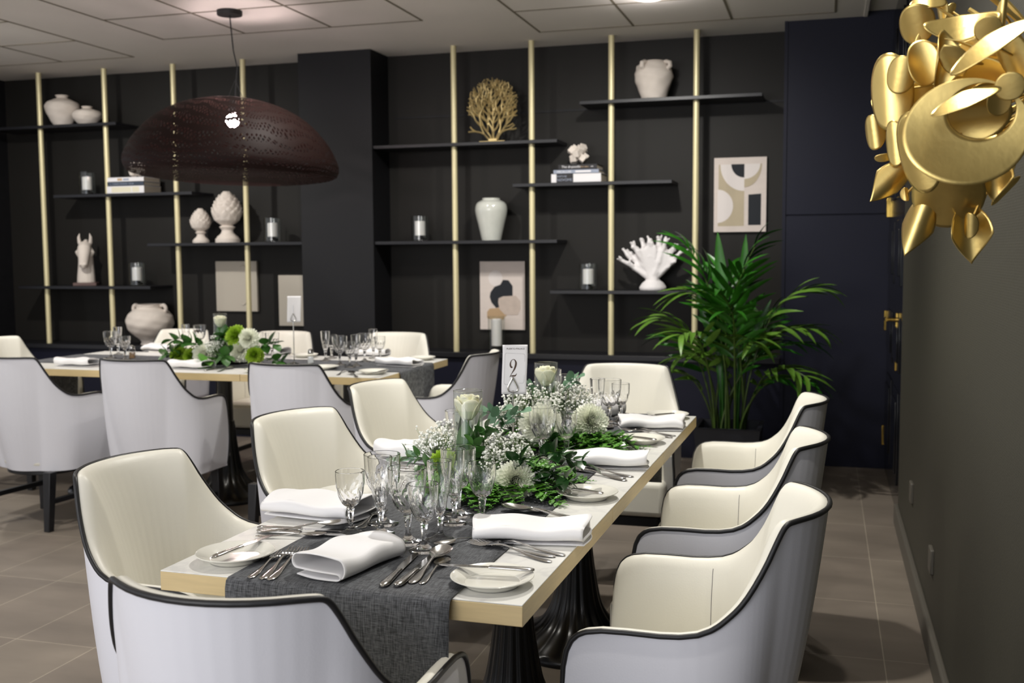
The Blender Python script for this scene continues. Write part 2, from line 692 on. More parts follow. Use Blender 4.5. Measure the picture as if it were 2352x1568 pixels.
sk = MB().box(.342, .365, -1.0, 5.47, 0, .10)
struct('baseboard_right', sk, SKIRT, bevel=.008, seg=3, smooth=40)
# ceiling tile panels: shallow dark reveals around 60 cm tiles
gv = MB()


def panel(x0, y1, nx, ny, w=.012):
    for i in range(nx + 1):
        gv.box(x0 + .6 * i - w / 2, x0 + .6 * i + w / 2, y1 - .6 * ny, y1 + w / 2, H - .003, H + .01)
    for j in range(ny + 1):
        gv.box(x0 - w / 2, x0 + .6 * nx + w / 2, y1 - .6 * j - w / 2, y1 - .6 * j + w / 2, H - .003, H + .01)


panel(-6.52, 6.58, 3, 5)
panel(-4.16, 6.12, 3, 5)
panel(-1.77, 6.67, 3, 6)
gv.build('trim_3', GROOVE, smooth=0)['kind'] = 'structure'
struct('trim_4', MB().box(.195, .215, .3, 7.0, H - .004, H + .06), CEIL, smooth=0)

# black panelled door standing in the right-hand corner
dr = thing('door_1', 'glossy black panelled door at the far end of the olive wall', 'door', (.385, 5.5, 0))
dr['kind'] = 'structure'
d = MB().box(-.02, .03, 0, 1.33, .01, 2.74)
for z0, z1 in ((.15, .62), (.72, 1.0), (1.16, 1.5), (1.62, 2.1), (2.2, 2.6)):
    d.box(-.028, -.018, .14, .56, z0, z1)
    d.box(-.028, -.018, .72, 1.18, z0, z1)
    d.box(-.036, -.026, .19, .51, z0 + .05, z1 - .05)
    d.box(-.036, -.026, .77, 1.13, z0 + .05, z1 - .05)
d.build('door_leaf', GLOSSBLACK, dr, bevel=.004, smooth=30)
for z in (.16, .86, 1.54):
    MB().box(-.040, -.018, 1.285, 1.315, z, z + .12).build('hinge', POLBRASS, dr, bevel=.003)
MB().box(-.034, -.020, .30, .34, .72, 1.02).build('handle_plate', POLBRASS, dr, bevel=.003)
hd = MB().tube([(-.03, .32, .985), (-.075, .32, .985)], .010, 12)
hd.tube([(-.075, .315, .985), (-.08, .40, .985), (-.078, .46, .978)], [.010, .009, .008], 12)
hd.lathe([(0, 0), (.024, 0), (.024, .01), (0, .01)], 20, M=Matrix.Translation((-.024, .32, .985)) @ Matrix.Rotation(-PI / 2, 4, 'Y'))
hd.build('door_handle', POLBRASS, dr)
# the two hung-up slits of power outlets low on the olive wall
for i, (y, z, lb) in enumerate(((4.62, .30, 'small dark wall socket low on the olive wall, nearer the black door'), (3.75, .26, 'small dark wall socket low on the olive wall, nearer the camera'))):
    t = MB().box(.350, .364, y - .04, y + .04, z, z + .085).build('wall_socket', SKIRT, bevel=.004)
    tag(t, lb, 'socket', 'wall sockets')

# low cabinet under the shelves, one on each side of the column
for x0, x1, lb in ((-6.33, -3.58, 'long low black bench cabinet under the shelves left of the column'), (-3.015, -.267, 'long low black bench cabinet under the shelves right of the column')):
    b = thing('bench_cabinet', lb, 'cabinet', ((x0 + x1) / 2, 7.0, 0), group='low cabinets')
    hw = (x1 - x0) / 2
    MB().box(-hw, hw, -.10, .148, 0, .63).build('body', NAVY, b, smooth=0)
    MB().box(-hw, hw, -.13, .148, .63, .665).build('top', SHELF, b, bevel=.003)

# brass poles
pole_names = ['leftmost brass pole, at the black left corner', 'brass pole second from the left, right of the pair of round vases', 'brass pole third from the left, seen behind the left of the woven lamp', 'brass pole rising behind the right of the woven lamp',
              'brass pole nearest the right side of the dark column', 'brass pole between the gold coral and the stack with the black top book', 'brass pole just left of the white pot on the highest shelf', 'rightmost brass pole, behind the palm']
PX = [-5.82, -5.23, -4.634, -4.055, -2.445, -1.897, -1.358, -.808]
for x, lb in zip(PX, pole_names):
    o = MB().lathe([(0, 0), (.0195, 0), (.0195, H - .665), (0, H - .665)], 20).build('brass_pole', BRASS)
    o.location = (x, 6.925, .665)
    tag(o, lb, 'pole', 'brass poles')
# shelves (front edge at 6.86, carried on the poles and the wall)
SH = [(-1.556, -.395, 2.325, 'top right black shelf carrying the white pot'), (-3.018, -1.708, 2.088, 'black shelf carrying the gold coral'), (-2.014, -.953, 1.803, 'black shelf carrying the books with the black top book'),
      (-3.018, -1.71, 1.429, 'black shelf carrying the glazed jar'), (-1.759, -.60, 1.092, 'black shelf carrying the white coral'),
      (-6.25, -5.095, 2.337, 'top left black shelf carrying two round vases'), (-5.676, -4.465, 1.808, 'black shelf carrying the books with white spines'), (-4.857, -3.577, 1.433, 'black shelf carrying two artichoke ornaments'), (-6.031, -4.844, 1.113, 'black shelf carrying the horse head')]
for x0, x1, z, lb in SH:
    o = MB().box(x0, x1, 6.86, WY - .001, z - .022, z).build('wall_shelf', SHELF, bevel=.0015)
    tag(o, lb, 'shelf', 'black wall shelves')

# ------------------------------------------------------------------ shelf ornaments
SY = 6.985


def lathe_thing(name, label, cat, prof, m, loc, n=40, group=None, fn=None):
    o = MB().lathe(prof, n, fn=fn).build(name, m, smooth=50)
    o.location = loc
    return tag(o, label, cat, group)


def spl(pts, n=6):
    """smooth a profile with Catmull-Rom"""
    out = []
    P = [pts[0]] + list(pts) + [pts[-1]]
    for i in range(1, len(P) - 2):
        p0, p1, p2, p3 = [np.array(q, float) for q in P[i - 1:i + 3]]
        for k in range(n):
            t = k / n
            out.append(tuple(.5 * (2 * p1 + (p2 - p0) * t + (2 * p0 - 5 * p1 + 4 * p2 - p3) * t * t + (3 * p1 - p0 - 3 * p2 + p3) * t ** 3)))
    out.append(tuple(pts[-1]))
    return out


def vase_prof(p, wall=.008):
    o = spl(p)
    inner = [(max(r - wall, .002), z) for r, z in reversed(o) if z > .03]
    return [(0, 0)] + o + inner + [(0, inner[-1][1])]


wob = lambda a, k, r: r * (1 + .012 * math.sin(3 * a + k) + .010 * math.sin(7 * a - .6 * k))
lathe_thing('round_vase', 'taller round plaster vase with narrow neck on the top left shelf', 'vase',
            vase_prof([(.062, 0), (.075, .02), (.105, .075), (.128, .13), (.118, .175), (.075, .20), (.044, .213), (.040, .222), (.050, .236)]), PLASTER, (-5.66, SY, 2.337), fn=wob)
lathe_thing('round_vase', 'smaller squat plaster vase with narrow neck on the top left shelf', 'vase',
            vase_prof([(.055, 0), (.068, .012), (.098, .045), (.110, .075), (.095, .105), (.050, .120), (.034, .127), (.034, .132), (.042, .142)]), PLASTER, (-5.437, SY, 2.337), fn=wob)
lathe_thing('glazed_jar', 'tall glossy grey-white glazed jar below the gold coral', 'vase',
            vase_prof([(.066, 0), (.070, .02), (.088, .10), (.107, .18), (.110, .22), (.098, .255), (.066, .275), (.060, .279), (.062, .288)]), CRACKLE, (-2.204, SY, 1.429), 48)
t = thing('round_pot', 'white matt pot with four pinched lugs on the top right shelf', 'vase', (-1.09, SY, 2.325))
MB().lathe(vase_prof([(.078, 0), (.082, .015), (.105, .08), (.124, .14), (.118, .185), (.088, .235), (.075, .243), (.075, .247)]), 40, fn=wob).build('body', PLASTER, t, smooth=60)
for k in range(4):
    a = PI / 4 + k * PI / 2 + .3
    MB().tube([Vector((math.cos(a) * rr, math.sin(a) * rr, z)) for rr, z in ((.108, .19), (.128, .205), (.126, .225), (.10, .235), (.085, .235))], [.014, .016, .015, .014, .012], 10).build('lug', PLASTER, t)
t = thing('amphora', 'large round plaster urn with two small handles on the left bench', 'vase', (-4.955, 7.0, .665))
MB().lathe(vase_prof([(.072, 0), (.07, .025), (.085, .045), (.14, .09), (.175, .15), (.170, .21), (.135, .255), (.10, .275), (.098, .293), (.104, .308)]), 48, fn=wob).build('body', PLASTER, t, smooth=60)
for s in (-1, 1):
    MB().tube(spl([(s * .10, 0, .295), (s * .125, 0, .300), (s * .142, 0, .282), (s * .142, 0, .262), (s * .132, 0, .25)], 4), .014, 10).build('handle', PLASTER, t)


def hurricane(label, x, z, hc=.13, rc=.036, hg=.175, rg=.062, y=SY, lc='white pillar candle'):
    o = MB().lathe([(0, 0), (rg * .9, 0), (rg, .004), (rg, hg), (rg - .003, hg), (rg - .003, .010), (0, .010)], 32).build('candle_glass', THIN, smooth=40)
    o.location = (x, y, z)
    tag(o, 'clear glass cylinder around the candle ' + label, 'candle holder', 'candle glasses')
    c = thing('pillar_candle', lc + ' ' + label, 'candle', (x, y, z + .0105), group='pillar candles')
    MB().lathe([(0, .03)] + [(rc, .03), (rc, hc - .004), (rc - .006, hc), (rc - .016, hc - .007), (0, hc - .009)], 28).build('wax', WAX, c, smooth=40)
    MB().lathe([(0, 0), (rc + .006, 0), (rc + .006, .012), (rc * .5, .02), (rc * .5, .03), (0, .03)], 20).build('candle_foot', BLACKWOOD, c)
    MB().tube([(0, 0, hc - .01), (.001, 0, hc + .006)], .0012, 5).build('wick', CORD, c)


hurricane('beside the white-spined books', -5.462, 1.808)
hurricane('right of the tall artichoke', -3.880, 1.433)
hurricane('right of the horse head', -5.044, 1.113)
hurricane('left of the glazed jar', -2.727, 1.429)
hurricane('left of the white coral', -1.526, 1.092)
hurricane('in front of the print with overlapping blobs', -2.172, .665, hc=.215, rc=.036, hg=.245, rg=.060)


# books
def book(label, loc, w, dp, h, cover, spine_marks=(), rz=0.0, group='books on the shelves', band=None):
    b = thing('book', label, 'book', loc, rz, group)
    c = MB()
    c.box(-w / 2, w / 2, -dp / 2, -dp / 2 + .004, 0, h)
    c.box(-w / 2, w / 2, -dp / 2, dp / 2, 0, .003)
    c.box(-w / 2, w / 2, -dp / 2, dp / 2, h - .003, h)
    c.build('cover', cover, b, bevel=.001)
    MB().box(-w / 2 + .004, w / 2 - .004, -dp / 2 + .0042, dp / 2 - .005, .0031, h - .0031).build('pages', PAPERB, b, smooth=0)
    for (x0, x1, z0, z1, m) in spine_marks:
        MB().box(x0, x1, -dp / 2 - .0006, -dp / 2 + .001, z0 * h, z1 * h).build('spine_label', m, b, smooth=0)
    return b


def spine_text(b, txt, x, z, size, m, y):
    cu = bpy.data.curves.new('spine_lettering', 'FONT')
    cu.body = txt
    cu.size = size
    cu.extrude = .0003
    tmp = bpy.data.objects.new('spine_lettering', cu)
    COL.objects.link(tmp)
    me = bpy.data.meshes.new_from_object(tmp.evaluated_get(bpy.context.evaluated_depsgraph_get()))
    bpy.data.objects.remove(tmp)
    me.materials.clear()
    me.materials.append(m)
    o = bpy.data.objects.new('spine_lettering', me)
    COL.objects.link(o)
    o.parent = b
    o.location = (x, y, z)
    o.rotation_euler = (PI / 2, 0, 0)
    return o


WHITEBOOK = mat('white_book_cloth', (232, 230, 232), .7)
CREAMBOOK = mat('cream_print', (226, 220, 196), .7)
BLUEBOOK = mat('slate_blue_book', (52, 62, 78), .6)
BLACKBOOK = mat('black_book', (28, 26, 30), .55)
SILVERBOOK = mat('silver_print', (150, 158, 176), .6)
z = 1.808
b = book('thick white book at the bottom of the left stack', (-5.045, 6.99, z), .325, .22, .056, WHITEBOOK, [(-.12, .05, .15, .85, CREAMBOOK), (.06, .12, .15, .85, CREAMBOOK)])
b = book('thin dark blue book in the middle of the left stack', (-5.045, 6.99, z + .0565), .318, .215, .030, BLUEBOOK)
spine_text(b, 'L  CASAS DUNAS  NOA', -.135, .008, .020, SILVERBOOK, -.108)
b = book('thin white book on top of the left stack', (-5.045, 6.99, z + .087), .318, .21, .034, WHITEBOOK, [(-.07, -.03, .25, .75, TANPRINT), (-.02, .03, .3, .7, SILVERBOOK)])
z = 1.803
b = book('thick white and black book at the bottom of the right stack', (-1.585, 6.99, z), .335, .22, .058, WHITEBOOK, [(-.132, -.018, .0, 1.0, BLACKBOOK)])
spine_text(b, 'BARTLAB', -.129, .036, .016, SILVERBOOK, -.1112)
spine_text(b, 'NOVOME', -.129, .010, .024, SILVERBOOK, -.1112)
b = book('thin silver-blue book in the middle of the right stack', (-1.585, 6.99, z + .0585), .305, .215, .026, SILVERBOOK, [(-.005, .10, .25, .7, WHITEBOOK)])
spine_text(b, 'MICALLAR', -.128, .005, .021, WHITEBOOK, -.109)
b = book('black book with pale lettering on top of the right stack', (-1.575, 6.99, z + .085), .26, .21, .034, BLACKBOOK)
spine_text(b, 'The di-pootle', -.108, .010, .023, WHITEBOOK, -.1062)
spine_text(b, 'fine objec', .02, .012, .014, TANPRINT, -.1062)
spine_text(b, 'nds', .088, .013, .013, WHITEBOOK, -.1062)


# faceted white knot sculptures
def knot(label, x, z, s, seed):
    random.seed(seed)
    m = MB()
    sq = [(-.5, -.5), (.5, -.5), (.5, .5), (-.5, .5)]
    for k, (ax, ang) in enumerate((('X', 45), ('Y', 45), ('Z', 45))):
        for off in (-.42, .42):
            w = .30
            M = Matrix.Rotation(R(38), 4, 'Y') @ Matrix.Rotation(R(24), 4, 'X') @ Matrix.Rotation(R(90) if k == 1 else 0, 4, 'X') @ Matrix.Rotation(R(90) if k == 2 else 0, 4, 'Y') @ Matrix.Translation((0, off * .62, 0)) @ Matrix.Rotation(R(45), 4, 'Z')
            m.box(-w, w, -w, w, -.92, .92, 0, Matrix.Diagonal((s, s, s, 1)) @ M)
    lo = min(p[2] for p in m.v)
    m.v = [(p[0], p[1], p[2] - lo) for p in m.v]
    o = m.build('knot_sculpture', PLASTER, smooth=0, bevel=s * .05)
    o.location = (x, 6.975, z)
    tag(o, label, 'sculpture', 'white knot sculptures')


knot('white faceted knot on top of the left book stack', -5.005, 1.808 + .1212, .064, 1)
knot('white faceted knot on top of the right book stack', -1.59, 1.803 + .1192, .072, 2)


# artichoke finials
def artichoke(label, x, z, h):
    t = thing('artichoke_finial', label, 'ornament', (x, SY, z), group='artichoke ornaments')
    s = h / .37
    p = [(0, 0), (.088, 0), (.088, .028), (.078, .034), (.074, .045), (.06, .055), (.046, .07), (.040, .09), (.050, .105), (.058, .112), (.05, .12), (.03, .13), (0, .13)]
    MB().lathe([(r * s, zz * s) for r, zz in p], 32).build('pedestal', PLASTER, t, smooth=40)
    m = MB()
    core = spl([(.03, .12), (.085, .16), (.098, .21), (.085, .27), (.055, .325), (.02, .36), (0, .368)], 5)
    m.lathe([(r * s, zz * s) for r, zz in core], 28)
    for row in range(9):
        f = row / 8
        zz = .135 + f * .205
        rr = float(np.interp(zz, [c[1] for c in core], [c[0] for c in core]))
        n = 11 if row < 5 else (9 if row < 7 else 6)
        for k in range(n):
            a = 2 * PI * (k + .5 * (row % 2)) / n
            w = rr * 2 * PI / n * .62
            hh = .05 * (1 - .35 * f)

            def leaf(u, v, a=a, w=w, hh=hh, zz=zz, rr=rr, f=f):
                ww = w * math.sin(PI * min(.97, .25 + .75 * v)) ** .8
                rad = rr + .004 + .020 * v * (1 - .4 * f) - .010 * (2 * u - 1) ** 2
                z2 = zz + hh * v
                shr = float(np.interp(z2, [c[1] for c in core], [c[0] for c in core])) - rr
                rad += min(0, shr) * .8
                t_ = (2 * u - 1) * ww
                return ((rad * math.cos(a) - t_ * math.sin(a)) * s, (rad * math.sin(a) + t_ * math.cos(a)) * s, z2 * s)
            m.grid(leaf, 4, 4)
    m.build('bud', PLASTER, t, smooth=50)


artichoke('smaller white artichoke finial on a pedestal', -4.478, 1.433, .255)
artichoke('taller white artichoke finial on a pedestal', -4.252, 1.433, .375)

# horse head bust, one continuous surface
t = thing('horse_bust', 'white horse head bust with upright ears on a brown base', 'sculpture', (-5.505, SY, 1.113), R(28))
m = MB()


def blob(m, pts, n=14):
    """pts: (x, y, z, rx, ry) rings stacked along a path"""
    v, f = [], []
    for x, y, z, rx, ry in pts:
        for k in range(n):
            a = 2 * PI * k / n
            v.append((x + rx * math.cos(a), y + ry * math.sin(a), z))
    for i in range(len(pts) - 1):
        for k in range(n):
            j = (k + 1) % n
            f.append((i * n + k, i * n + j, (i + 1) * n + j, (i + 1) * n + k))
    f.append(tuple(reversed(range(n))))
    f.append(tuple(range((len(pts) - 1) * n, len(pts) * n)))
    m.add(v, f)


blob(m, [(0, 0, .0, .068, .06), (0, .005, .05, .066, .062), (0, .012, .11, .060, .060), (0, .015, .17, .056, .058), (0, .008, .23, .055, .058), (0, -.005, .27, .052, .055), (0, -.008, .295, .036, .04)])
# long face pointing down and forward
m.tube([(0, .0, .285), (0, -.035, .262), (0, -.062, .215), (0, -.082, .17), (0, -.090, .135), (0, -.086, .118)], [.046, .050, .044, .036, .034, .024], 14)
for s in (-1, 1):
    m.tube([(s * .030, .01, .275), (s * .040, .008, .31), (s * .044, .004, .35), (s * .036, .0, .384)], [.016, .022, .017, .004], 10, flat=.7)
    m.sphere((s * .040, -.042, .238), .012, 10, 8)
    m.sphere((s * .018, -.118, .142), .010, 8, 6)
    m.tube([(s * .03, -.02, .20), (s * .048, -.01, .235), (s * .03, .02, .26)], [.02, .026, .02], 10)
m.tube([(0, .03, .33), (0, .055, .28), (0, .07, .2), (0, .068, .1)], [.016, .022, .02, .016], 10)
o = m.build('bust', PLASTER, t, remesh=.006)
o.location = (0, 0, .022)
MB().box(-.085, .085, -.075, .075, 0, .024).build('base', mat('brown_base', (104, 82, 78), .6), t, bevel=.003)

# white coral fan, fused into one surface
t = thing('white_coral_sculpture', 'white branching coral fan on a rounded foot at the shelf by the palm', 'sculpture', (-1.09, SY, 1.092))
random.seed(5)
m = MB()
m.lathe([(0, 0), (.088, 0), (.090, .02), (.07, .05), (.04, .07), (.03, .085), (0, .085)], 24)


def coralarm(p0, ang, L, r0, depth=0.0, bends=0.0):
    pts, rad = [], []
    for k in range(7):
        q = k / 6
        a = R(ang + bends * q)
        pts.append((p0[0] + math.sin(a) * L * q, p0[1] + depth * q, p0[2] + math.cos(a) * L * q))
        rad.append(r0 * (1 - .45 * q + .16 * math.sin(9 * q + ang)))
    m.tube(pts, rad, 10, flat=.65)
    return pts


for ang, L, r, dp in ((-52, .24, .030, -.02), (-38, .25, .032, .02), (-24, .27, .036, -.03), (-12, .27, .036, .02), (0, .26, .036, -.02), (11, .27, .036, .03), (22, .27, .036, -.02), (35, .26, .034, .02), (48, .25, .028, -.02)):
    pts = coralarm((0, 0, .06), ang, L, r, dp, -4)
    for q in (3, 4, 5, 6):
        for s in (-1, 1):
            a2 = ang + s * random.uniform(14, 30)
            coralarm(pts[q], a2, random.uniform(.022, .044), .027 - .0016 * q, random.uniform(-.03, .03))
for ang, L, r, dp in ((-30, .17, .044, .0), (-16, .20, .046, .02), (-3, .20, .046, -.01), (8, .20, .046, .015), (18, .20, .046, 0), (30, .17, .044, .01), (42, .15, .036, 0), (-44, .15, .036, 0)):
    coralarm((0, 0, .07), ang, L, r, dp, -3)
for cy, a0, a1, rad, th in ((.012, -46, -14, .205, .020), (-.014, -22, 8, .225, .022), (.014, 2, 30, .225, .020), (-.010, 22, 50, .200, .020), (.0, -30, 36, .18, .026)):
    poly = [(0, .05)]
    for k in range(15):
        a = a0 + (a1 - a0) * k / 14
        rr = rad * (1 + .07 * math.sin(k * 1.9 + a0) + random.uniform(-.03, .03))
        poly.append((math.sin(R(a)) * rr, .06 + math.cos(R(a)) * rr))
    m.prism(poly[::-1], -th, th, 0, Matrix(((1, 0, 0, 0), (0, 0, -1, cy), (0, 1, 0, 0), (0, 0, 0, 1))))
coralarm((-.14, 0, .2), -40, .10, .028)
coralarm((.13, 0, .2), 56, .12, .018)
m.build('coral', WHITECORAL, t, remesh=.0065)

# gold branching coral on a flat foot
t = thing('gold_coral_sculpture', 'gold openwork sea fan coral on a flat gold foot', 'sculpture', (-2.185, SY, 2.088))
MB().box(-.09, .09, -.035, .035, 0, .014).box(-.03, .03, -.02, .02, .014, .03).build('foot', GOLDCORAL, t, bevel=.002)
random.seed(11)
m = MB()
nodes = []


def fan(p, ang, d, r):
    L = .062 * (1 - .045 * d) * random.uniform(.8, 1.15)
    a = R(ang + random.uniform(-10, 10))
    q = (p[0] + math.sin(a) * L, random.uniform(-.02, .02), p[2] + math.cos(a) * L)
    ex, ez = q[0] / .185, (q[2] - .235) / .20
    if ex * ex + ez * ez > 1.05 and d > 2:
        return
    mid = ((p[0] + q[0]) / 2 + random.uniform(-.006, .006), (p[1] + q[1]) / 2, (p[2] + q[2]) / 2 + random.uniform(-.004, .004))
    m.tube([p, mid, q], [r, r * .95, r * .9], 6)
    for o in nodes:
        if abs(o[0] - q[0]) + abs(o[2] - q[2]) < .012 and d > 2:
            return
    nodes.append(q)
    if d > 9:
        return
    sp = 22
    fan(q, ang * .85 + (q[0] * 90) - sp, d + 1, max(.0032, r * .9))
    fan(q, ang * .85 + (q[0] * 90) + sp, d + 1, max(.0032, r * .9))


for a in (-46, -24, -6, 10, 27, 46):
    fan((a * .0006, 0, .024), a, 0, .0075)
m.build('branches', GOLDCORAL, t)


# framed prints: flat boards hung on the shelf wall
def board(name, label, x0, x1, z0, z1, m, th=.025):
    t = thing(name, label, 'picture', ((x0 + x1) / 2, WY - .001, (z0 + z1) / 2))
    w, h = (x1 - x0) / 2, (z1 - z0) / 2
    MB().box(-w, w, -th, 0, -h, h).build('board', m, t, bevel=.0015)
    return t, w, h, -th


def shape(t, name, poly, y, m, lift=.0012):
    """poly in board units (-1..1 on both axes scaled by the caller)"""
    M = Matrix(((1, 0, 0, 0), (0, 0, -1, y + .0002), (0, 1, 0, 0), (0, 0, 0, 1)))
    MB().prism(poly, 0, lift, 0, M).build(name, m, t, smooth=0)


def arc(cx, cy, rx, ry, a0, a1, n=28):
    return [(cx + rx * math.cos(R(a0 + (a1 - a0) * k / n)), cy + ry * math.sin(R(a0 + (a1 - a0) * k / n))) for k in range(n + 1)]


t, w, h, y = board('geometric_print', 'abstract print of arcs in beige, white and black right of the poles', -.712, -.376, 1.470, 1.953, CANVAS)
S = lambda pts: [(-w + px_ * 2 * w, h - py_ * 2 * h) for px_, py_ in pts]
# coordinates: 0..1 across, 0..1 down
shape(t, 'beige_field', S([(.09, .09), (.58, .09), (.58, .92), (.08, .92)]), y, BEIGE)
shape(t, 'white_arch', S(arc(.58, .09, .46, .36, 90, 180)[::-1] + [(.58, .09)]), y, PALEPRINT, .0018)
shape(t, 'black_quarter', S([(.58, .09)] + arc(.58, .09, .25, .18, 90, 180)), y, INK, .0026)
shape(t, 'beige_arch', S(arc(.58, .09, .33, .31, 0, 90) + arc(.58, .09, .10, .20, 90, 0)), y, BEIGE, .0026)
shape(t, 'pale_quarter', S([(.58, .09)] + arc(.58, .09, .30, .20, 90, 0)), y, PALEPRINT, .0032)
shape(t, 'pale_disc', S([(.07, .42)] + arc(.07, .65, .30, .225, -90, 90)), y, PALEPRINT, .0022)
shape(t, 'black_panel', S([(.66, .50), (.90, .49), (.90, .91), (.66, .91)]), y, INK)
t, w, h, y = board('blob_print', 'abstract print of overlapping black and beige blobs low on the wall', -2.336, -2.007, .806, 1.285, CANVAS)
S = lambda pts: [(-w + px_ * 2 * w, h - py_ * 2 * h) for px_, py_ in pts]
shape(t, 'pale_circle', S(arc(.35, .245, .155, .115, 0, 360)[:-1]), y, PALEPRINT)
blk = [(.24, .45), (.33, .37), (.46, .34), (.52, .27), (.64, .275), (.73, .36), (.73, .50), (.66, .60), (.52, .66), (.36, .68), (.26, .60), (.22, .52)]
shape(t, 'black_blob', S(blk), y, INK, .0020)
shape(t, 'tan_blob', S([(.16, .74), (.22, .69), (.42, .68), (.56, .71), (.60, .78), (.52, .85), (.28, .86), (.16, .83)]), y, TANPRINT, .0026)
shape(t, 'taupe_blob', S([(.42, .54), (.52, .51), (.80, .50), (.90, .58), (.90, .70), (.84, .78), (.56, .78), (.44, .70), (.41, .60)]), y, TAUPEPRINT, .0034)
t, w, h, y = board('relief_panel', 'beige canvas with a raised oval loop left of the rightmost left-hand pole', -4.449, -4.10, .917, 1.295, RELIEF)
MB().tube([(.045 + .05 * math.cos(a) + .01, y - .001, .01 + .15 * math.sin(a)) for a in np.linspace(-PI * .62, PI * .62, 30)], .005, 8).build('raised_loop', RELIEF, t)
t, w, h, y = board('relief_panel', 'beige canvas partly behind the tall table number stand', -3.920, -3.60, .812, 1.189, RELIEF)
MB().tube([(.04, y - .001, -.06), (.08, y - .001, -.01), (.13, y - .001, .02)], .005, 8).build('raised_loop', RELIEF, t)

# ------------------------------------------------------------------ pendant lamp
lp = onZ(527, 25, H)
t = thing('pendant_lamp', 'wide dark woven pendant lamp with a lit bulb over the back table', 'lamp', (lp.x, lp.y, 0))
MB().lathe([(0, H - .026), (.07, H - .026), (.072, H - .02), (.072, H), (0, H)], 32).build('canopy', CORD, t)
MB().tube([(0, 0, H - .02), (.018, 0, 2.52), (.04, 0, 2.42), (.025, 0, 2.3), (.02, 0, 2.20)], .004, 8).build('cord', CORD, t)
for k in range(3):
    a = 2 * PI * k / 3
    MB().tube([(.024, 0, 2.35), (.024 + .06 * math.cos(a), .06 * math.sin(a), 2.22)], .0015, 5).build('hanger', CORD, t)


def shade_part(name, prof, tilt, mt, off=(0, 0, 0)):
    n = 72
    v, f, uv = [], [], []
    for i in range(n + 1):
        a = 2 * PI * i / n
        for k, (r, z) in enumerate(prof):
            v.append((r * math.cos(a), r * math.sin(a), z))
    w = len(prof)
    me = bpy.data.meshes.new(name)
    for i in range(n):
        for k in range(w - 1):
            f.append((i * w + k, (i + 1) * w + k, (i + 1) * w + k + 1, i * w + k + 1))
    me.from_pydata(v, [], f)
    ul = me.uv_layers.new(name='weave')
    for p in me.polygons:
        for li in p.loop_indices:
            vi = me.loops[li].vertex_index
            ul.data[li].uv = (vi // w / n * 3.0, (vi % w) / (w - 1) * .62)
    me.polygons.foreach_set('use_smooth', [True] * len(me.polygons))
    me.materials.append(mt)
    o = bpy.data.objects.new(name, me)
    COL.objects.link(o)
    o.parent = t
    o.rotation_euler = (0, R(tilt), 0)
    o.location = off
    return o


WEAVE = weave_mat()
dome = spl([(.075, .272), (.16, .262), (.30, .222), (.43, .150), (.54, .040), (.598, -.06), (.612, -.115), (.60, -.155)], 5)
shade_part('shade', dome, 3.2, WEAVE, (0, 0, 1.975))
low = spl([(.60, -.150), (.575, -.178), (.50, -.196), (.38, -.212), (.28, -.22)], 5)
shade_part('lower_shade', low, 2.2, WEAVE, (0, 0, 1.978))
MB().tube([(0, 0, 2.235), (0, 0, 2.165)], .02, 16).build('socket', CORD, t)
MB().sphere((0, 0, 2.118), .038, 20, 14).build('bulb', BULB, t)

# small ceiling downlight fitting whose glow catches the tiles
c = onZ(1490, -12, H)
t = thing('ceiling_light', 'small round ceiling light glowing at the top edge above the white pot', 'lamp', (c.x, c.y, 0))
MB().lathe([(.05, H - .002), (.075, H - .002), (.075, H - .022), (.05, H - .022)], 32).build('rim', CEIL, t)
MB().lathe([(0, H - .016), (.05, H - .016)], 32).build('lens', LAMPLIT, t)
light('POINT', 'ceiling_light_glow', (c.x, c.y, H - .10), 2.6, (1, .93, .9), .03)

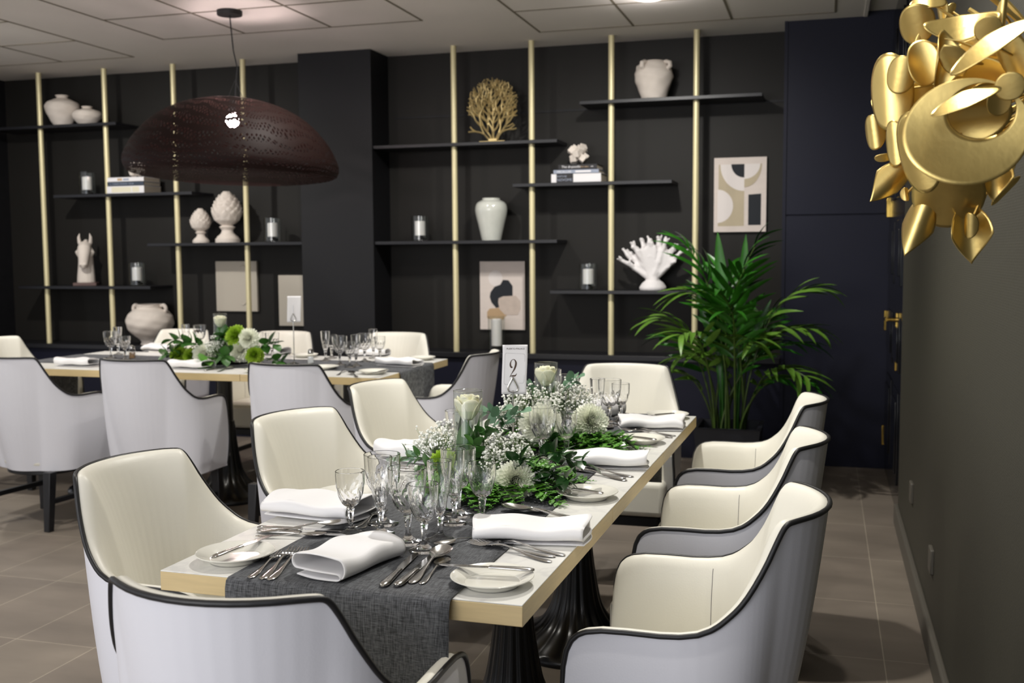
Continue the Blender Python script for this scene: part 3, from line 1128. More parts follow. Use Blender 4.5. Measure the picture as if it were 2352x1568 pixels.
# ------------------------------------------------------------------ chairs
def chair_proto():
    t = thing('dining_chair', 'x', 'chair')
    ys = [.238, .2365, .231, .222, .21, .195, .165, .12, .06, .023, -.008, -.031, -.045, -.058, -.07, -.081, -.092, -.103, -.114, -.125, -.134, -.141, -.148, -.153, -.157, -.161, -.17, -.185, -.2, -.213, -.222, -.228, -.2305]
    zt = [.541, .576, .606, .626, .638, .645, .650, .651, .650, .652, .657, .666, .675, .686, .697, .709, .724, .742, .762, .784, .805, .821, .836, .844, .848, .8498, .851, .852, .852, .852, .852, .852, .852]

    def plan(y):
        if y >= .035:
            return .255
        s = min(1.0, (.035 - y) / .265)
        return .255 * math.sqrt(max(0.0, 1 - s * s))
    half = [(plan(y), y, z) for y, z in zip(ys, zt)]
    half[-1] = (0.0, -.230, .852)
    top = [(x, y, z) for x, y, z in half]
    full = top[:-1] + [(0, -.230, .852)] + [(-x, y, z) for x, y, z in reversed(top[:-1])]
    # resample evenly
    P = [Vector(p) for p in full]
    L = [0]
    for a, b in zip(P, P[1:]):
        L.append(L[-1] + (b - a).length)
    N = 280
    xs = np.linspace(0, L[-1], N)
    crv = np.stack([np.interp(xs, L, [p[i] for p in P]) for i in range(3)], 1)
    # plan normals
    pl = crv[:, :2]
    tg = np.gradient(pl, axis=0)
    for _ in range(8):
        tg[1:-1] = (tg[:-2] + tg[1:-1] * 2 + tg[2:]) / 4
    nrm = np.stack([-tg[:, 1], tg[:, 0]], 1)
    nrm /= np.linalg.norm(nrm, axis=1)[:, None] + 1e-9
    # make normals point inward
    for i in range(N):
        if np.dot(nrm[i], np.array([0, .12]) - pl[i]) < 0:
            nrm[i] *= -1
    nrm[:6] = nrm[6]
    nrm[-6:] = nrm[-7]
    ZB = .285
    TH = .040

    def lean(i, z):
        w = np.clip((-crv[i, 1] + .02) / .22, 0, 1)
        w = w * w * (3 - 2 * w)
        dz = crv[i, 2] - z
        c = dz * (.14 * w + .035) * (1 if dz > 0 else 0)
        return pl[i] + nrm[i] * c
    out = MB()
    NV = 10
    vo = []
    for i in range(N):
        row = []
        zt_ = crv[i, 2]
        for k in range(NV + 1):
            q = k / NV
            z = ZB + (zt_ - ZB) * q
            p = lean(i, z)
            bulge = .010 * math.sin(PI * min(1, q * 1.0)) * 1.0
            p = p - nrm[i] * bulge
            row.append((p[0], p[1], z))
        vo.append(row)
    n = len(vo[0])
    out.add([p for r in vo for p in r], [(i * n + k, i * n + k + 1, (i + 1) * n + k + 1, (i + 1) * n + k) for i in range(N - 1) for k in range(n - 1)])
    # underside
    inb = []
    for i in range(N):
        p = lean(i, ZB) + nrm[i] * TH
        inb.append((p[0], p[1], ZB))
    base = len(out.v)
    out.v += inb
    out.f += [(i * n, (i + 1) * n, base + i + 1, base + i) for i in range(N - 1)]
    out.m += [0] * (N - 1)
    # front caps of the arms
    for e, sgn in ((0, 1), (N - 1, -1)):
        o = [Vector(p) for p in vo[e]]
        ii = [Vector((p.x, p.y, p.z)) + Vector((nrm[e][0], nrm[e][1], 0)) * TH for p in o]
        b0 = len(out.v)
        out.v += [tuple(p) for p in o] + [tuple(p) for p in ii]
        out.f += [(b0 + k, b0 + k + 1, b0 + n + k + 1, b0 + n + k) for k in range(n - 1)]
        out.m += [0] * (n - 1)
    out.build('outer_shell', LEATHER, t, smooth=50)
    inn = MB()
    vi = []
    for i in range(N):
        zt_ = crv[i, 2]
        row = []
        for off, dz in ((.0, 0), (.004, .004), (.011, .006), (.019, .004), (.027, -.003), (.034, -.013), (TH, -.028)):
            z = zt_ + dz
            p = pl[i] + nrm[i] * off
            row.append((p[0], p[1], z))
        for k in range(1, 9):
            q = k / 8
            z = zt_ - .028 + (.40 - zt_ + .028) * q
            w = np.clip((-crv[i, 1] + .02) / .22, 0, 1)
            p = lean(i, z) + nrm[i] * (TH + .012 * math.sin(PI * min(1, q)) + .02 * w * q)
            row.append((p[0], p[1], z))
        vi.append(row)
    n2 = len(vi[0])
    inn.add([p for r in vi for p in r], [(i * n2 + k, (i + 1) * n2 + k, (i + 1) * n2 + k + 1, i * n2 + k + 1) for i in range(N - 1) for k in range(n2 - 1)])
    for e in (0, N - 1):
        b0 = len(inn.v)
        inn.v += [tuple(p) for p in vi[e]] + [(vo[e][-1][0], vo[e][-1][1], vi[e][-1][2])]
        inn.f.append(tuple(range(b0, b0 + n2 + 1)))
        inn.m.append(0)
    inn.build('inner_lining', WARMLIT_CREAM, t, smooth=75)
    # piping: up the arm fronts and along the outer top edge
    pp = [(vo[0][0][0], vo[0][0][1] + .002, ZB + .01)] + [(vo[0][k][0], vo[0][k][1] + .002, vo[0][k][2]) for k in range(2, n - 1)]
    pp += [(crv[i, 0] - nrm[i][0] * .001, crv[i, 1] - nrm[i][1] * .001, crv[i, 2] + .002) for i in range(N)]
    pp += [(vo[-1][k][0], vo[-1][k][1] + .002, vo[-1][k][2]) for k in range(n - 2, 1, -1)] + [(vo[-1][0][0], vo[-1][0][1] + .002, ZB + .01)]
    MB().tube(pp, .0052, 8).build('piping', PIPING, t, smooth=80)
    # stitched seams on the inner side of each arm
    for s in (1, -1):
        i = int(np.argmin(np.abs(crv[:, 1] - .01) + (crv[:, 0] * s < 0) * 9))
        pts = [(Vector(vi[i][k]) + Vector((nrm[i][0], nrm[i][1], 0)) * .0004) for k in range(5, n2 - 2)]
        MB().tube(pts, .0007, 5).build('seam', CARDGREY, t)
    # seat cushion
    MB().grid(lambda u, v: (0, 0, 0), 1, 1)
    st = MB()
    NX, NYY = 16, 16

    def seat(u, v):
        y = -.165 + .475 * v
        hw = .205 if y < .225 else .225
        x = (2 * u - 1) * hw
        zz = .455 + .012 * (1 - (2 * u - 1) ** 4) * (1 - (2 * v - 1) ** 4)
        return (x, y, zz)
    outl = [(.205, .23)] + [(.200 * math.cos(q), .035 - .165 * math.sin(q)) for q in np.linspace(0, PI, 17)] + [(-.205, .23)]
    st.prism(outl[::-1], .30, .452)
    st.box(-.232, .232, .215, .305, .31, .448)
    so = st.build('seat', WARMLIT_CREAM, t, bevel=.022, seg=4, smooth=60)
    MB().prism([(.2, .26)] + [(.185 * math.cos(q), .035 - .150 * math.sin(q)) for q in np.linspace(0, PI, 17)] + [(-.2, .26)], .262, .30).build('seat_frame', BLACKWOOD, t, bevel=.004)
    for sx in (-1, 1):
        for y0, y1, dy in ((.20, .245, .0), (-.135, -.09, -.025)):
            v = []
            for z, sc, dd in ((0, .75, dy), (.29, 1.0, 0)):
                cx, cy = sx * (.195 if z else .20), (y0 + y1) / 2 + dd
                hwid = .0225 * sc
                v += [(cx - hwid, cy - hwid, z), (cx + hwid, cy - hwid, z), (cx + hwid, cy + hwid, z), (cx - hwid, cy + hwid, z)]
            MB().add(v, [(3, 2, 1, 0), (4, 5, 6, 7), (0, 1, 5, 4), (1, 2, 6, 5), (2, 3, 7, 6), (3, 0, 4, 7)]).build('leg', BLACKWOOD, t, bevel=.003)
    for sx in (-1, 1):
        MB().box(sx * .197 - .010, sx * .197 + .010, -.14, .21, .13, .155).build('side_rail', BLACKWOOD, t, bevel=.002)
    return t


CH = chair_proto()
W_ = 'white tub chair '
chairs = [  # x, y of the chair centre, rotation (0 faces away from camera), label
    (-.215, 2.105, 90, W_ + 'nearest on the right side of the near table'),
    (-.215, 2.850, 90, W_ + 'second along the right side of the near table'),
    (-.215, 3.600, 90, W_ + 'farthest on the right side of the near table'),
    (-1.408, 2.105, -95, W_ + 'nearest on the left side of the near table'),
    (-1.390, 2.840, -105, W_ + 'second along the left side of the near table'),
    (-1.450, 3.620, -100, W_ + 'farthest on the left side of the near table'),
    (-.815, 4.345, 180, W_ + 'at the far head of the near table, in front of the palm'),
    (-.850, 1.492, 0, W_ + 'in the foreground with its back to the camera'),
    (-3.800, 4.400, -6, W_ + 'at the left edge, back turned, front side of the back table'),
    (-3.118, 4.415, 0, W_ + 'second on the front side of the back table, back turned'),
    (-2.310, 4.400, -3, W_ + 'front of the back table, just left of the near chairs'),
    (-1.768, 4.960, 88, W_ + 'at the right head of the back table by the hanging runner'),
    (-4.59, 5.20, -90, W_ + 'at the left head of the back table, cut by the left edge'),
    (-4.020, 5.890, 180, W_ + 'far side of the back table, right of the round urn'),
    (-3.270, 5.860, 180, W_ + 'far side of the back table, behind the tall number stand'),
    (-2.515, 5.900, 180, W_ + 'far side of the back table, right end before the dark column'),
]
for i, (x, y, a, lb) in enumerate(chairs):
    if i == 0:
        CH.location = (x, y, 0)
        CH.rotation_euler = (0, 0, R(a))
        CH['label'], CH['group'] = lb, 'white tub chairs'
    else:
        dup(CH, (x, y, 0), R(a), lb, 'white tub chairs')


# ------------------------------------------------------------------ tables
def table_proto(hx=.355, hy=.358):
    t = thing('dining_table', 'x', 'table')
    MB().box(-hx, hx, -hy, hy, .712, .7475).build('edge_band', GOLDEDGE, t, bevel=.0012)
    MB().box(-hx + .0005, hx - .0005, -hy + .0005, hy - .0005, .7475, .75).build('top', MARBLE, t, bevel=.0008)
    MB().box(-.22, .22, -.03, .03, .69, .712).box(-.03, .03, -.22, .22, .69, .712).build('bracket', BLACKIRON, t, bevel=.003)
    MB().lathe([(0, .40), (.040, .40), (.040, .69), (0, .69)], 28).build('column', BLACKIRON, t)
    prof = spl([(.235, 0), (.238, .012), (.225, .03), (.17, .055), (.12, .09), (.085, .15), (.066, .24), (.054, .33), (.048, .40), (.046, .43)], 5)
    MB().lathe([(0, 0)] + prof + [(0, .43)], 160, fn=lambda a, k, r: r * (1 + (.06 * (abs(math.sin(a * 8)) - .6) if 10 < k < len(prof) - 4 else 0))).build('fluted_base', BLACKIRON, t, smooth=60)
    return t


TB = table_proto()
TA = R(-1.07)


def tbl(k):
    """centre of the k-th table of the near row"""
    v, u = .358 + .7175 * k, -.355
    return (-.477 + u * math.cos(TA) - v * math.sin(TA), 1.668 + u * math.sin(TA) + v * math.cos(TA), 0)


TB.location = tbl(0)
TB.rotation_euler = (0, 0, TA)
TB['label'], TB['group'] = 'nearest of the three joined square tables of the near row', 'square marble tables'
for p, a, lb in ((tbl(1), TA, 'middle of the three joined square tables of the near row'), (tbl(2), TA, 'farthest of the three joined square tables of the near row')):
    dup(TB, p, a, lb, 'square marble tables')
TC = table_proto(.377, .475)
TC.location = (-2.41, 5.13, 0)
TC['label'], TC['group'] = 'rightmost marble table of the back row, beside the dark column', 'back row marble tables'
for x, lb in ((-3.166, 'middle marble table of the back row, under the green flowers'), (-3.922, 'leftmost marble table of the back row')):
    dup(TC, (x, 5.13, 0), 0, lb, 'back row marble tables')

# runners
random.seed(2)


def runner(name, label, path, hw, m, axis):
    """path: list of (s, z) along the table; axis 'y' or 'x'"""
    mb = MB()
    nu = 16
    pts = []
    for (a, b) in zip(path, path[1:]):
        n = max(2, int(math.hypot(b[0] - a[0], b[1] - a[1]) / .02))
        for k in range(n):
            pts.append((a[0] + (b[0] - a[0]) * k / n, a[1] + (b[1] - a[1]) * k / n))
    pts.append(path[-1])
    w = nu + 1
    v = []
    for i, (s, z) in enumerate(pts):
        for j in range(w):
            x = (2 * j / nu - 1) * hw
            hang = max(0, .745 - z)
            wav = .0011 * max(0, math.sin(x * 31 + s * 17) * math.sin(s * 23 + 1.3 * x)) * (0 if hang > 0 else 1)
            off = .012 * hang / .3 * math.sin(x * 22 + .6) if hang > 0 else 0
            c = path[0][2] if len(path[0]) > 2 else 0
            if axis == 'y':
                v.append((x, s + off, z + wav))
            else:
                v.append((s + off, x, z + wav))
    f = [(i * w + j, i * w + j + 1, (i + 1) * w + j + 1, (i + 1) * w + j) for i in range(len(pts) - 1) for j in range(nu)]
    mb.add(v, f)
    o = mb.build(name, m, smooth=60, solid=.0012)
    return tag(o, label, 'table runner', 'grey table runners')


fy = 0.0
o = runner('table_runner', 'grey woven runner hanging over the near end of the near table', [(fy - .018, .485), (fy - .012, .60), (fy - .010, .70), (fy - .008, .735), (fy - .004, .7475), (fy + .004, .7522), (fy + .02, .7525), (2.145, .7525), (2.152, .7525), (2.161, .747), (2.165, .72), (2.17, .5)], .2175, RUNNER, 'y')
o.location = (-.819, 1.664, 0)
o.rotation_euler = (0, 0, TA)
rx = -2.033
o = runner('table_runner', 'grey woven runner hanging over the right end of the back table', [(-4.315, .50), (-4.308, .72), (-4.304, .747), (-4.292, .7525), (rx - .02, .7525), (rx - .004, .7522), (rx + .004, .7475), (rx + .008, .735), (rx + .012, .60), (rx + .016, .485)], .235, RUNNER, 'x')
o.location = (0, 5.13, 0)
RZ = .7538   # top of the runner
TZ = .7502   # top of the table

# ------------------------------------------------------------------ tableware
# cut-crystal glasses: foot, faceted stem and fluted bowl


def goblet_proto(kind):
    t = thing(kind, 'x', 'glass')
    if kind == 'water_goblet':
        hs, bowl, rf = .062, [(.0075, .0), (.022, .008), (.033, .028), (.0375, .052), (.039, .075), (.0395, .092)], .034
    elif kind == 'wine_glass':
        hs, bowl, rf = .058, [(.0065, 0), (.017, .007), (.025, .022), (.0295, .042), (.0305, .062), (.0305, .076)], .031
    else:
        hs, bowl, rf = .052, [(.006, 0), (.012, .010), (.0175, .035), (.022, .065), (.0245, .095), (.0255, .112)], .029
    foot = [(0, 0), (rf - .001, 0), (rf, .0015), (rf - .001, .003), (rf * .55, .006), (rf * .28, .012), (.0065, .018)]
    MB().lathe(foot, 40).build('foot', GLASS, t, smooth=60)
    MB().lathe([(.0062, .0165), (.0052, .024), (.0070, .042), (.0078, hs - .008), (.0095, hs - .003), (.0062, hs)], 6).build('stem', GLASS, t, smooth=20)
    ob = spl(bowl, 6)
    zt = bowl[-1][1]
    N = 96

    def cut(a, k, r):
        z = ob[min(k, len(ob) - 1)][1] / zt
        amp = .055 * max(0, min(1, (0.66 - z) / .22)) * (1 if z > .03 else 0)
        sw = 1.7 * z
        return r * (1 - amp * abs(math.sin(6 * (a + sw))) ** .7)
    m = MB()
    inner = [(max(.001, r - .0016), z + .0) for r, z in reversed(ob) if z > .010]
    prof = ob + [(ob[-1][0] - .0008, zt + .0008)] + inner + [(0, .008)]
    prof = [(0, -.0005)] + prof
    no = len(ob)
    m.lathe(prof, N, fn=lambda a, k, r: cut(a, k - 1, r) if 1 <= k <= no else r)
    o = m.build('bowl', GLASS, t, smooth=28)
    o.location = (0, 0, hs)
    return t


GP = {k: goblet_proto(k) for k in ('water_goblet', 'wine_glass', 'champagne_flute')}
GUSED = set()


def glass(kind, x, y, label, z=None, rz=0.0):
    loc = (x, y, RZ if z is None else z)
    if kind in GUSED:
        dup(GP[kind], loc, rz, label, kind.replace('_', ' ') + 's')
    else:
        GUSED.add(kind)
        GP[kind].location = loc
        GP[kind]['label'] = label
        GP[kind]['group'] = kind.replace('_', ' ') + 's'


WG, WI, CF = 'water_goblet', 'wine_glass', 'champagne_flute'
for k, x, y, lb in (
    (WI, -.944, 1.998, 'small cut wine glass leftmost on the near table, by the left napkin'),
    (CF, -.883, 2.014, 'tall cut flute second from the left of the front glasses'),
    (WG, -.912, 2.092, 'large cut goblet behind the leftmost tall flute'),
    (WG, -.803, 1.967, 'large cut goblet directly behind the near napkin tip'),
    (WI, -.750, 1.920, 'small cut wine glass nearest the front of the table, by the spoons'),
    (CF, -.748, 2.005, 'tall cut flute just behind the frontmost small wine glass'),
    (CF, -.763, 2.135, 'tall cut flute at the back of the front glasses, beside the lime flower'),
    (WG, -.778, 2.206, 'large cut goblet at the back of the front glasses, by the salt shaker'),
    (WI, -.704, 2.150, 'small cut wine glass at the right end of the front glasses, before the fern'),
    (WG, -.755, 2.859, 'large cut goblet in front of the middle chrysanthemum'),
    (CF, -.779, 2.925, 'tall cut flute behind the goblet at the middle chrysanthemum'),
    (WI, -.698, 2.905, 'small cut wine glass right of the goblet at the middle chrysanthemum'),
    (CF, -.727, 3.471, 'tall cut flute leftmost of the far trio before the head chair'),
    (WG, -.698, 3.536, 'large cut goblet in the far trio before the head chair'),
    (WI, -.672, 3.600, 'small cut wine glass rightmost of the far trio before the head chair'),
    (WG, -.870, 3.640, 'large cut goblet right of the far rose vase'),
    (WI, -.942, 3.640, 'small cut wine glass against the far rose vase'),
    (CF, -.940, 3.725, 'tall cut flute behind the far rose vase'),
    (WG, -.960, 2.735, 'large cut goblet just right of the near rose vase'),
    (WI, -.975, 2.812, 'small cut wine glass half hidden behind the near rose vase'),
    (CF, -.985, 2.88, 'tall cut flute hidden behind the near rose vase'),
):
    glass(k, x, y, lb, rz=x * 7)
# back table
for k, px_, py_, lb in (
    (WG, 255, 822, 'goblet at the far left of the back table'), (CF, 272, 814, 'flute at the far left of the back table'), (WI, 288, 826, 'small wine glass by the pepper shaker on the back table'),
    (CF, 428, 806, 'flute left of the green flowers on the back table'), (WG, 460, 803, 'goblet behind the green flowers on the back table'), (WI, 532, 835, 'small wine glass in front of the green flowers on the back table'),
    (CF, 596, 832, 'flute right of the green flowers on the back table'), (WG, 626, 827, 'goblet right of the green flowers on the back table'),
    (CF, 748, 828, 'leftmost flute of the glasses near the back table right end'), (WG, 781, 838, 'goblet of the glasses near the back table right end'), (WI, 762, 822, 'small wine glass behind the goblets near the back table right end'),
    (WI, 804, 843, 'frontmost small wine glass near the back table right end'), (CF, 818, 840, 'middle flute of the glasses near the back table right end'), (WG, 838, 830, 'rear goblet of the glasses near the back table right end'),
    (CF, 858, 822, 'rear flute of the glasses near the back table right end'), (WI, 873, 828, 'rightmost small wine glass near the back table right end')):
    p = onZ(px_, py_, RZ)
    glass(k, p.x, max(4.72, p.y), lb, rz=px_)

# plates
PLP = thing('side_plate', 'x', 'plate')
MB().lathe(spl([(0, .003), (.045, .003), (.047, .001), (.050, .003), (.060, .010), (.0735, .0165), (.0745, .0180), (.073, .0185), (.060, .0130), (.050, .0075), (.044, .0062), (0, .0060)], 4), 64).build('plate', CERAMIC, PLP, smooth=70)
first = [True]


def plate(x, y, z, label):
    if first[0]:
        first[0] = False
        PLP.location = (x, y, z)
        PLP['label'], PLP['group'] = label, 'white side plates'
        return
    dup(PLP, (x, y, z), 0, label, 'white side plates')


# cutlery, all built along +y with the handle end at y=0


def ribbon(m, st, n=10):
    """st: (y, half width, thickness, z, dish) stations; closed lens section"""
    v, f = [], []
    for y, w, th, z, dish in st:
        for k in range(n):
            a = 2 * PI * k / n
            x = w * math.cos(a)
            zz = z + th / 2 * math.sin(a) + dish * (x / max(w, 1e-6)) ** 2
            v.append((x, y, zz))
    for i in range(len(st) - 1):
        for k in range(n):
            j = (k + 1) % n
            f.append((i * n + k, i * n + j, (i + 1) * n + j, (i + 1) * n + k))
    f.append(tuple(range(n)))
    f.append(tuple(reversed(range((len(st) - 1) * n, len(st) * n))))
    m.add(v, f)


HANDLE = [(0, .0020, .002, .0018, 0), (.003, .0062, .003, .0018, 0), (.010, .0088, .0034, .0019, 0), (.022, .0095, .0036, .0020, 0), (.040, .0082, .0036, .0022, 0), (.065, .0052, .0036, .0032, 0), (.090, .0034, .0038, .0060, 0), (.110, .0030, .0038, .0090, 0), (.125, .0032, .0036, .0105, 0)]


def fork_proto(L=1.0):
    t = thing('fork', 'x', 'fork')
    m = MB()
    ribbon(m, HANDLE + [(.133, .0065, .003, .0105, 0), (.140, .0110, .0025, .0092, .001), (.150, .0122, .0022, .0075, .0015), (.156, .0120, .0022, .0066, .0015)])
    for k in range(4):
        x = -.0103 + k * .00687
        m.tube([(x, .154, .0068 + .0010), (x, .168, .0052), (x * 1.02, .185, .0058), (x * 1.0, .200, .0092)], [.0021, .0019, .0017, .0009], 6)
    m.build('fork', STEEL, t, smooth=60)
    return t


def spoon_proto():
    t = thing('spoon', 'x', 'spoon')
    m = MB()
    ribbon(m, HANDLE)
    st = [(.122, .0032), (.130, .0055), (.140, .0120), (.152, .0178), (.165, .0205), (.178, .0205), (.190, .0175), (.199, .0110), (.203, .0035)]
    v, f, n = [], [], 13
    for side in (0, 1):
        for y, w in st:
            q = (y - .122) / .081
            base = .0105 - .0085 * math.sin(PI * min(1, q * .95)) + .002 * q
            for k in range(n):
                u = 2 * k / (n - 1) - 1
                dep = -.0065 * math.sin(PI * min(1, max(0, q))) * (1 - u * u)
                v.append((u * w, y, base + .006 * math.sin(PI * q) + dep - (.0012 if side else 0)))
    w_ = len(st) * n
    for i in range(len(st) - 1):
        for k in range(n - 1):
            a = i * n + k
            f.append((a, a + 1, a + n + 1, a + n))
            f.append((w_ + a, w_ + a + n, w_ + a + n + 1, w_ + a + 1))
        f.append((i * n, i * n + n, w_ + i * n + n, w_ + i * n))
        f.append((i * n + n - 1, w_ + i * n + n - 1, w_ + i * n + 2 * n - 1, i * n + 2 * n - 1))
    m.add(v, f)
    m.build('spoon', STEEL, t, smooth=60)
    return t


def knife_proto():
    t = thing('knife', 'x', 'knife')
    m = MB()
    ribbon(m, [(0, .0030, .004, .004, 0), (.004, .0075, .007, .004, 0), (.015, .0095, .008, .0042, 0), (.045, .0085, .0085, .0044, 0), (.075, .0068, .008, .0044, 0), (.090, .0060, .0075, .0044, 0), (.094, .0072, .008, .0044, 0), (.098, .0066, .0064, .0044, 0)], 12)
    m.build('handle', STEEL, t, smooth=60)
    b = MB()
    pts = [(-.0060, .097), (-.0070, .104), (-.0085, .112), (-.0098, .16), (-.0092, .185), (-.0050, .203), (.0010, .209), (.0052, .200), (.0062, .16), (.0060, .097)]
    b.prism(pts[::-1], .0036, .0050)
    b.build('blade', STEEL, t, bevel=.0004, smooth=30)
    return t


CUT = {'fork': fork_proto(), 'spoon': spoon_proto(), 'knife': knife_proto()}
CUSED = set()


def cutlery(kind, p0, p1, label, z0=RZ, z1=None, L=None):
    """from handle end p0 to tip p1 (world xy)"""
    z1 = z0 if z1 is None else z1
    d = Vector((p1[0] - p0[0], p1[1] - p0[1], 0))
    base = .205
    s = (L or max(.135, min(.215, d.length))) / base
    rz = math.atan2(d.y, d.x) - PI / 2
    rx = math.atan2(z1 - z0, s * base)
    if kind in CUSED:
        dup(CUT[kind], (p0[0], p0[1], z0), (rx, 0, rz), label, 'silver ' + ('knives' if kind == 'knife' else kind + 's'), (s, s, s))
    else:
        CUSED.add(kind)
        o = CUT[kind]
        o.location = (p0[0], p0[1], z0)
        o.rotation_euler = (rx, 0, rz)
        o.scale = (s, s, s)
        o['label'], o['group'] = label, 'silver ' + ('knives' if kind == 'knife' else kind + 's')


def PZ(x, y, z=RZ):
    return onZ(x, y, z).to_2d()


# napkins: linen folded in a soft flat roll
def napkin(loc, rz, label, L=.20, Wd=.115, seed=0, hgt=.030, z=RZ):
    random.seed(seed)
    ph = random.uniform(0, 6)
    path = []
    hw = Wd / 2
    fold = hgt

    def lay(z0, x0, x1, n=10):
        return [(x0 + (x1 - x0) * k / n, z0) for k in range(n + 1)]
    path += lay(.0015, -hw * .78, hw - .012)
    path += [(hw - .012 + .008 * math.sin(q), .0015 + fold * .5 * (1 - math.cos(q)) * .30) for q in np.linspace(.4, PI, 8)]
    zt = path[-1][1]
    path += lay(zt, hw - .014, -hw + .012)
    path += [(-hw + .012 - .012 * math.sin(q), zt + fold * .5 * (1 - math.cos(q)) * .70) for q in np.linspace(.4, PI, 8)]
    zt2 = path[-1][1]
    path += lay(zt2, -hw + .012, hw - .006)
    path += [(hw - .006 + .011 * math.sin(q), zt2 - (zt2 - .004) * .5 * (1 - math.cos(q))) for q in np.linspace(.3, PI * .86, 9)]
    nu = 26
    m = MB()
    v = []
    for i in range(nu + 1):
        q = i / nu
        y = (q - .5) * L
        for x, zz in path:
            end = abs(2 * q - 1) ** 6
            sag = 1 + .10 * math.sin(3.2 * q * PI + ph) + .22 * end * math.sin(ph + x * 30)
            yy = y + .006 * math.sin(x * 40 + ph) * end * (1 if q > .5 else -1)
            v.append((x + .003 * math.sin(5 * q + ph), yy, .0012 + max(0, zz * sag)))
    w = len(path)
    f = [(i * w + k, (i + 1) * w + k, (i + 1) * w + k + 1, i * w + k + 1) for i in range(nu) for k in range(w - 1)]
    m.add(v, f)
    o = m.build('napkin', NAPKIN, smooth=80, solid=.0022)
    o.location = (loc[0], loc[1], z)
    o.rotation_euler = (0, 0, rz)
    return tag(o, label, 'napkin', 'white folded napkins')


def two(p, q):
    return ((p[0] + q[0]) / 2, (p[1] + q[1]) / 2)


# ---- near table, front setting
plate(-1.084, 1.776, TZ, 'white side plate at the front left corner of the near table')
plate(-.559, 1.760, TZ, 'white side plate at the front right corner of the near table')
cutlery('knife', PZ(487, 1283, TZ + .02), PZ(612, 1237, TZ + .02), 'butter knife across the front left plate', TZ + .0195, TZ + .0195, .175)
cutlery('knife', PZ(1228, 1312, TZ + .02), PZ(1072, 1303, TZ + .02), 'butter knife across the front right plate', TZ + .0195, TZ + .0195, .175)
napkin((-.853, 1.792), R(-14), 'folded white napkin on the runner at the front of the near table', .195, .118, 3, .034)
for i, (a, b, lb) in enumerate((((573, 1328), (655, 1268), 'smaller leftmost fork beside the front napkin'), ((601, 1331), (690, 1253), 'middle fork of the three beside the front napkin'), ((618, 1333), (712, 1255), 'rightmost fork of the three beside the front napkin'))):
    cutlery('fork', PZ(*a), PZ(*b), lb, RZ, L=.195 if i else .165)
cutlery('knife', PZ(878, 1350), PZ(948, 1284), 'leftmost knife right of the front napkin', L=.205)
cutlery('knife', PZ(911, 1349), PZ(985, 1290), 'second knife right of the front napkin', L=.205)
cutlery('spoon', PZ(944, 1341), PZ(1035, 1260), 'large spoon overlapping the knives at the front right', RZ, RZ + .006, L=.205)
cutlery('spoon', PZ(967, 1342), PZ(1030, 1283), 'small spoon beside the large spoon at the front right', RZ, L=.15)
cutlery('spoon', PZ(926, 1266), PZ(850, 1252), 'dessert spoon peeping past the tip of the front napkin', RZ, L=.15)
# ---- left near setting
plate(-1.101, 2.312, TZ, 'white side plate on the left side of the near table behind the first napkin')
napkin((-1.085, 2.135), R(82), 'folded white napkin at the first left setting of the near table', .235, .135, 8, .036)
cutlery('knife', PZ(592, 1215, TZ), PZ(775, 1222, RZ), 'knife nearest the left napkin, blade under the wine glass', TZ, RZ, .215)
cutlery('knife', PZ(591, 1222, TZ), PZ(770, 1232, RZ), 'second knife in the left setting pile', TZ, RZ, .215)
cutlery('spoon', PZ(592, 1230, TZ), PZ(760, 1215, RZ), 'large spoon in the left setting pile', TZ + .007, RZ + .007, .205)
cutlery('spoon', PZ(587, 1236, TZ), PZ(700, 1232, RZ), 'small spoon nearest the camera in the left setting pile', TZ + .004, RZ, .15)
cutlery('fork', PZ(812, 1212), PZ(880, 1178), 'dessert fork behind the leftmost wine glass', L=.15)
cutlery('spoon', PZ(830, 1214), PZ(868, 1178), 'dessert spoon behind the leftmost wine glass', L=.15)
cutlery('fork', (-1.17, 2.210), (-.98, 2.226), 'fork between the first left napkin and its plate', TZ, RZ, .195)
cutlery('fork', (-1.155, 2.224), (-.98, 2.250), 'fork behind the first left napkin, nearer the plate', TZ, RZ, .175)
# ---- left middle setting
napkin((-1.115, 2.80), R(78), 'folded white napkin on the left side before the third chair', .20, .14, 12, .042)
cutlery('knife', (-1.18, 2.64), (-.985, 2.655), 'knife near the middle left napkin', TZ, RZ, .205)
cutlery('knife', (-1.18, 2.665), (-.985, 2.685), 'second knife near the middle left napkin', TZ, RZ, .205)
cutlery('spoon', (-1.17, 2.62), (-.985, 2.63), 'spoon near the middle left napkin', TZ, RZ, .195)
plate(-1.095, 3.03, TZ, 'white side plate on the left side of the near table behind the flowers')
cutlery('knife', (-1.16, 2.99), (-1.03, 3.07), 'butter knife on the left plate behind the flowers', TZ + .0195, TZ + .0195, .175)
# ---- right near setting
napkin((-.572, 2.068), R(97), 'folded white napkin at the first right setting of the near table', .235, .115, 21, .034, z=TZ)
for a, b, lb in (((1266, 1292), (1062, 1237), 'fork lying outermost at the first right setting'), ((1276, 1280), (1092, 1252), 'middle fork at the first right setting'), ((1298, 1277), (1096, 1236), 'fork nearest the napkin at the first right setting')):
    cutlery('fork', PZ(*a, TZ), PZ(*b, RZ), lb, TZ, RZ, .195)
cutlery('spoon', PZ(1122, 1226), PZ(1058, 1243), 'dessert spoon poking out left of the first right napkin', L=.15)
cutlery('knife', PZ(1354, 1217, TZ), PZ(1148, 1196, RZ), 'knife nearest the first right napkin', TZ, RZ, .215)
cutlery('knife', PZ(1342, 1208, TZ), PZ(1160, 1192, RZ), 'second knife behind the first right napkin', TZ, RZ, .215)
cutlery('spoon', PZ(1340, 1201, TZ), PZ(1160, 1172, RZ), 'large spoon behind the first right napkin, before the fern', TZ + .006, RZ + .004, .21)
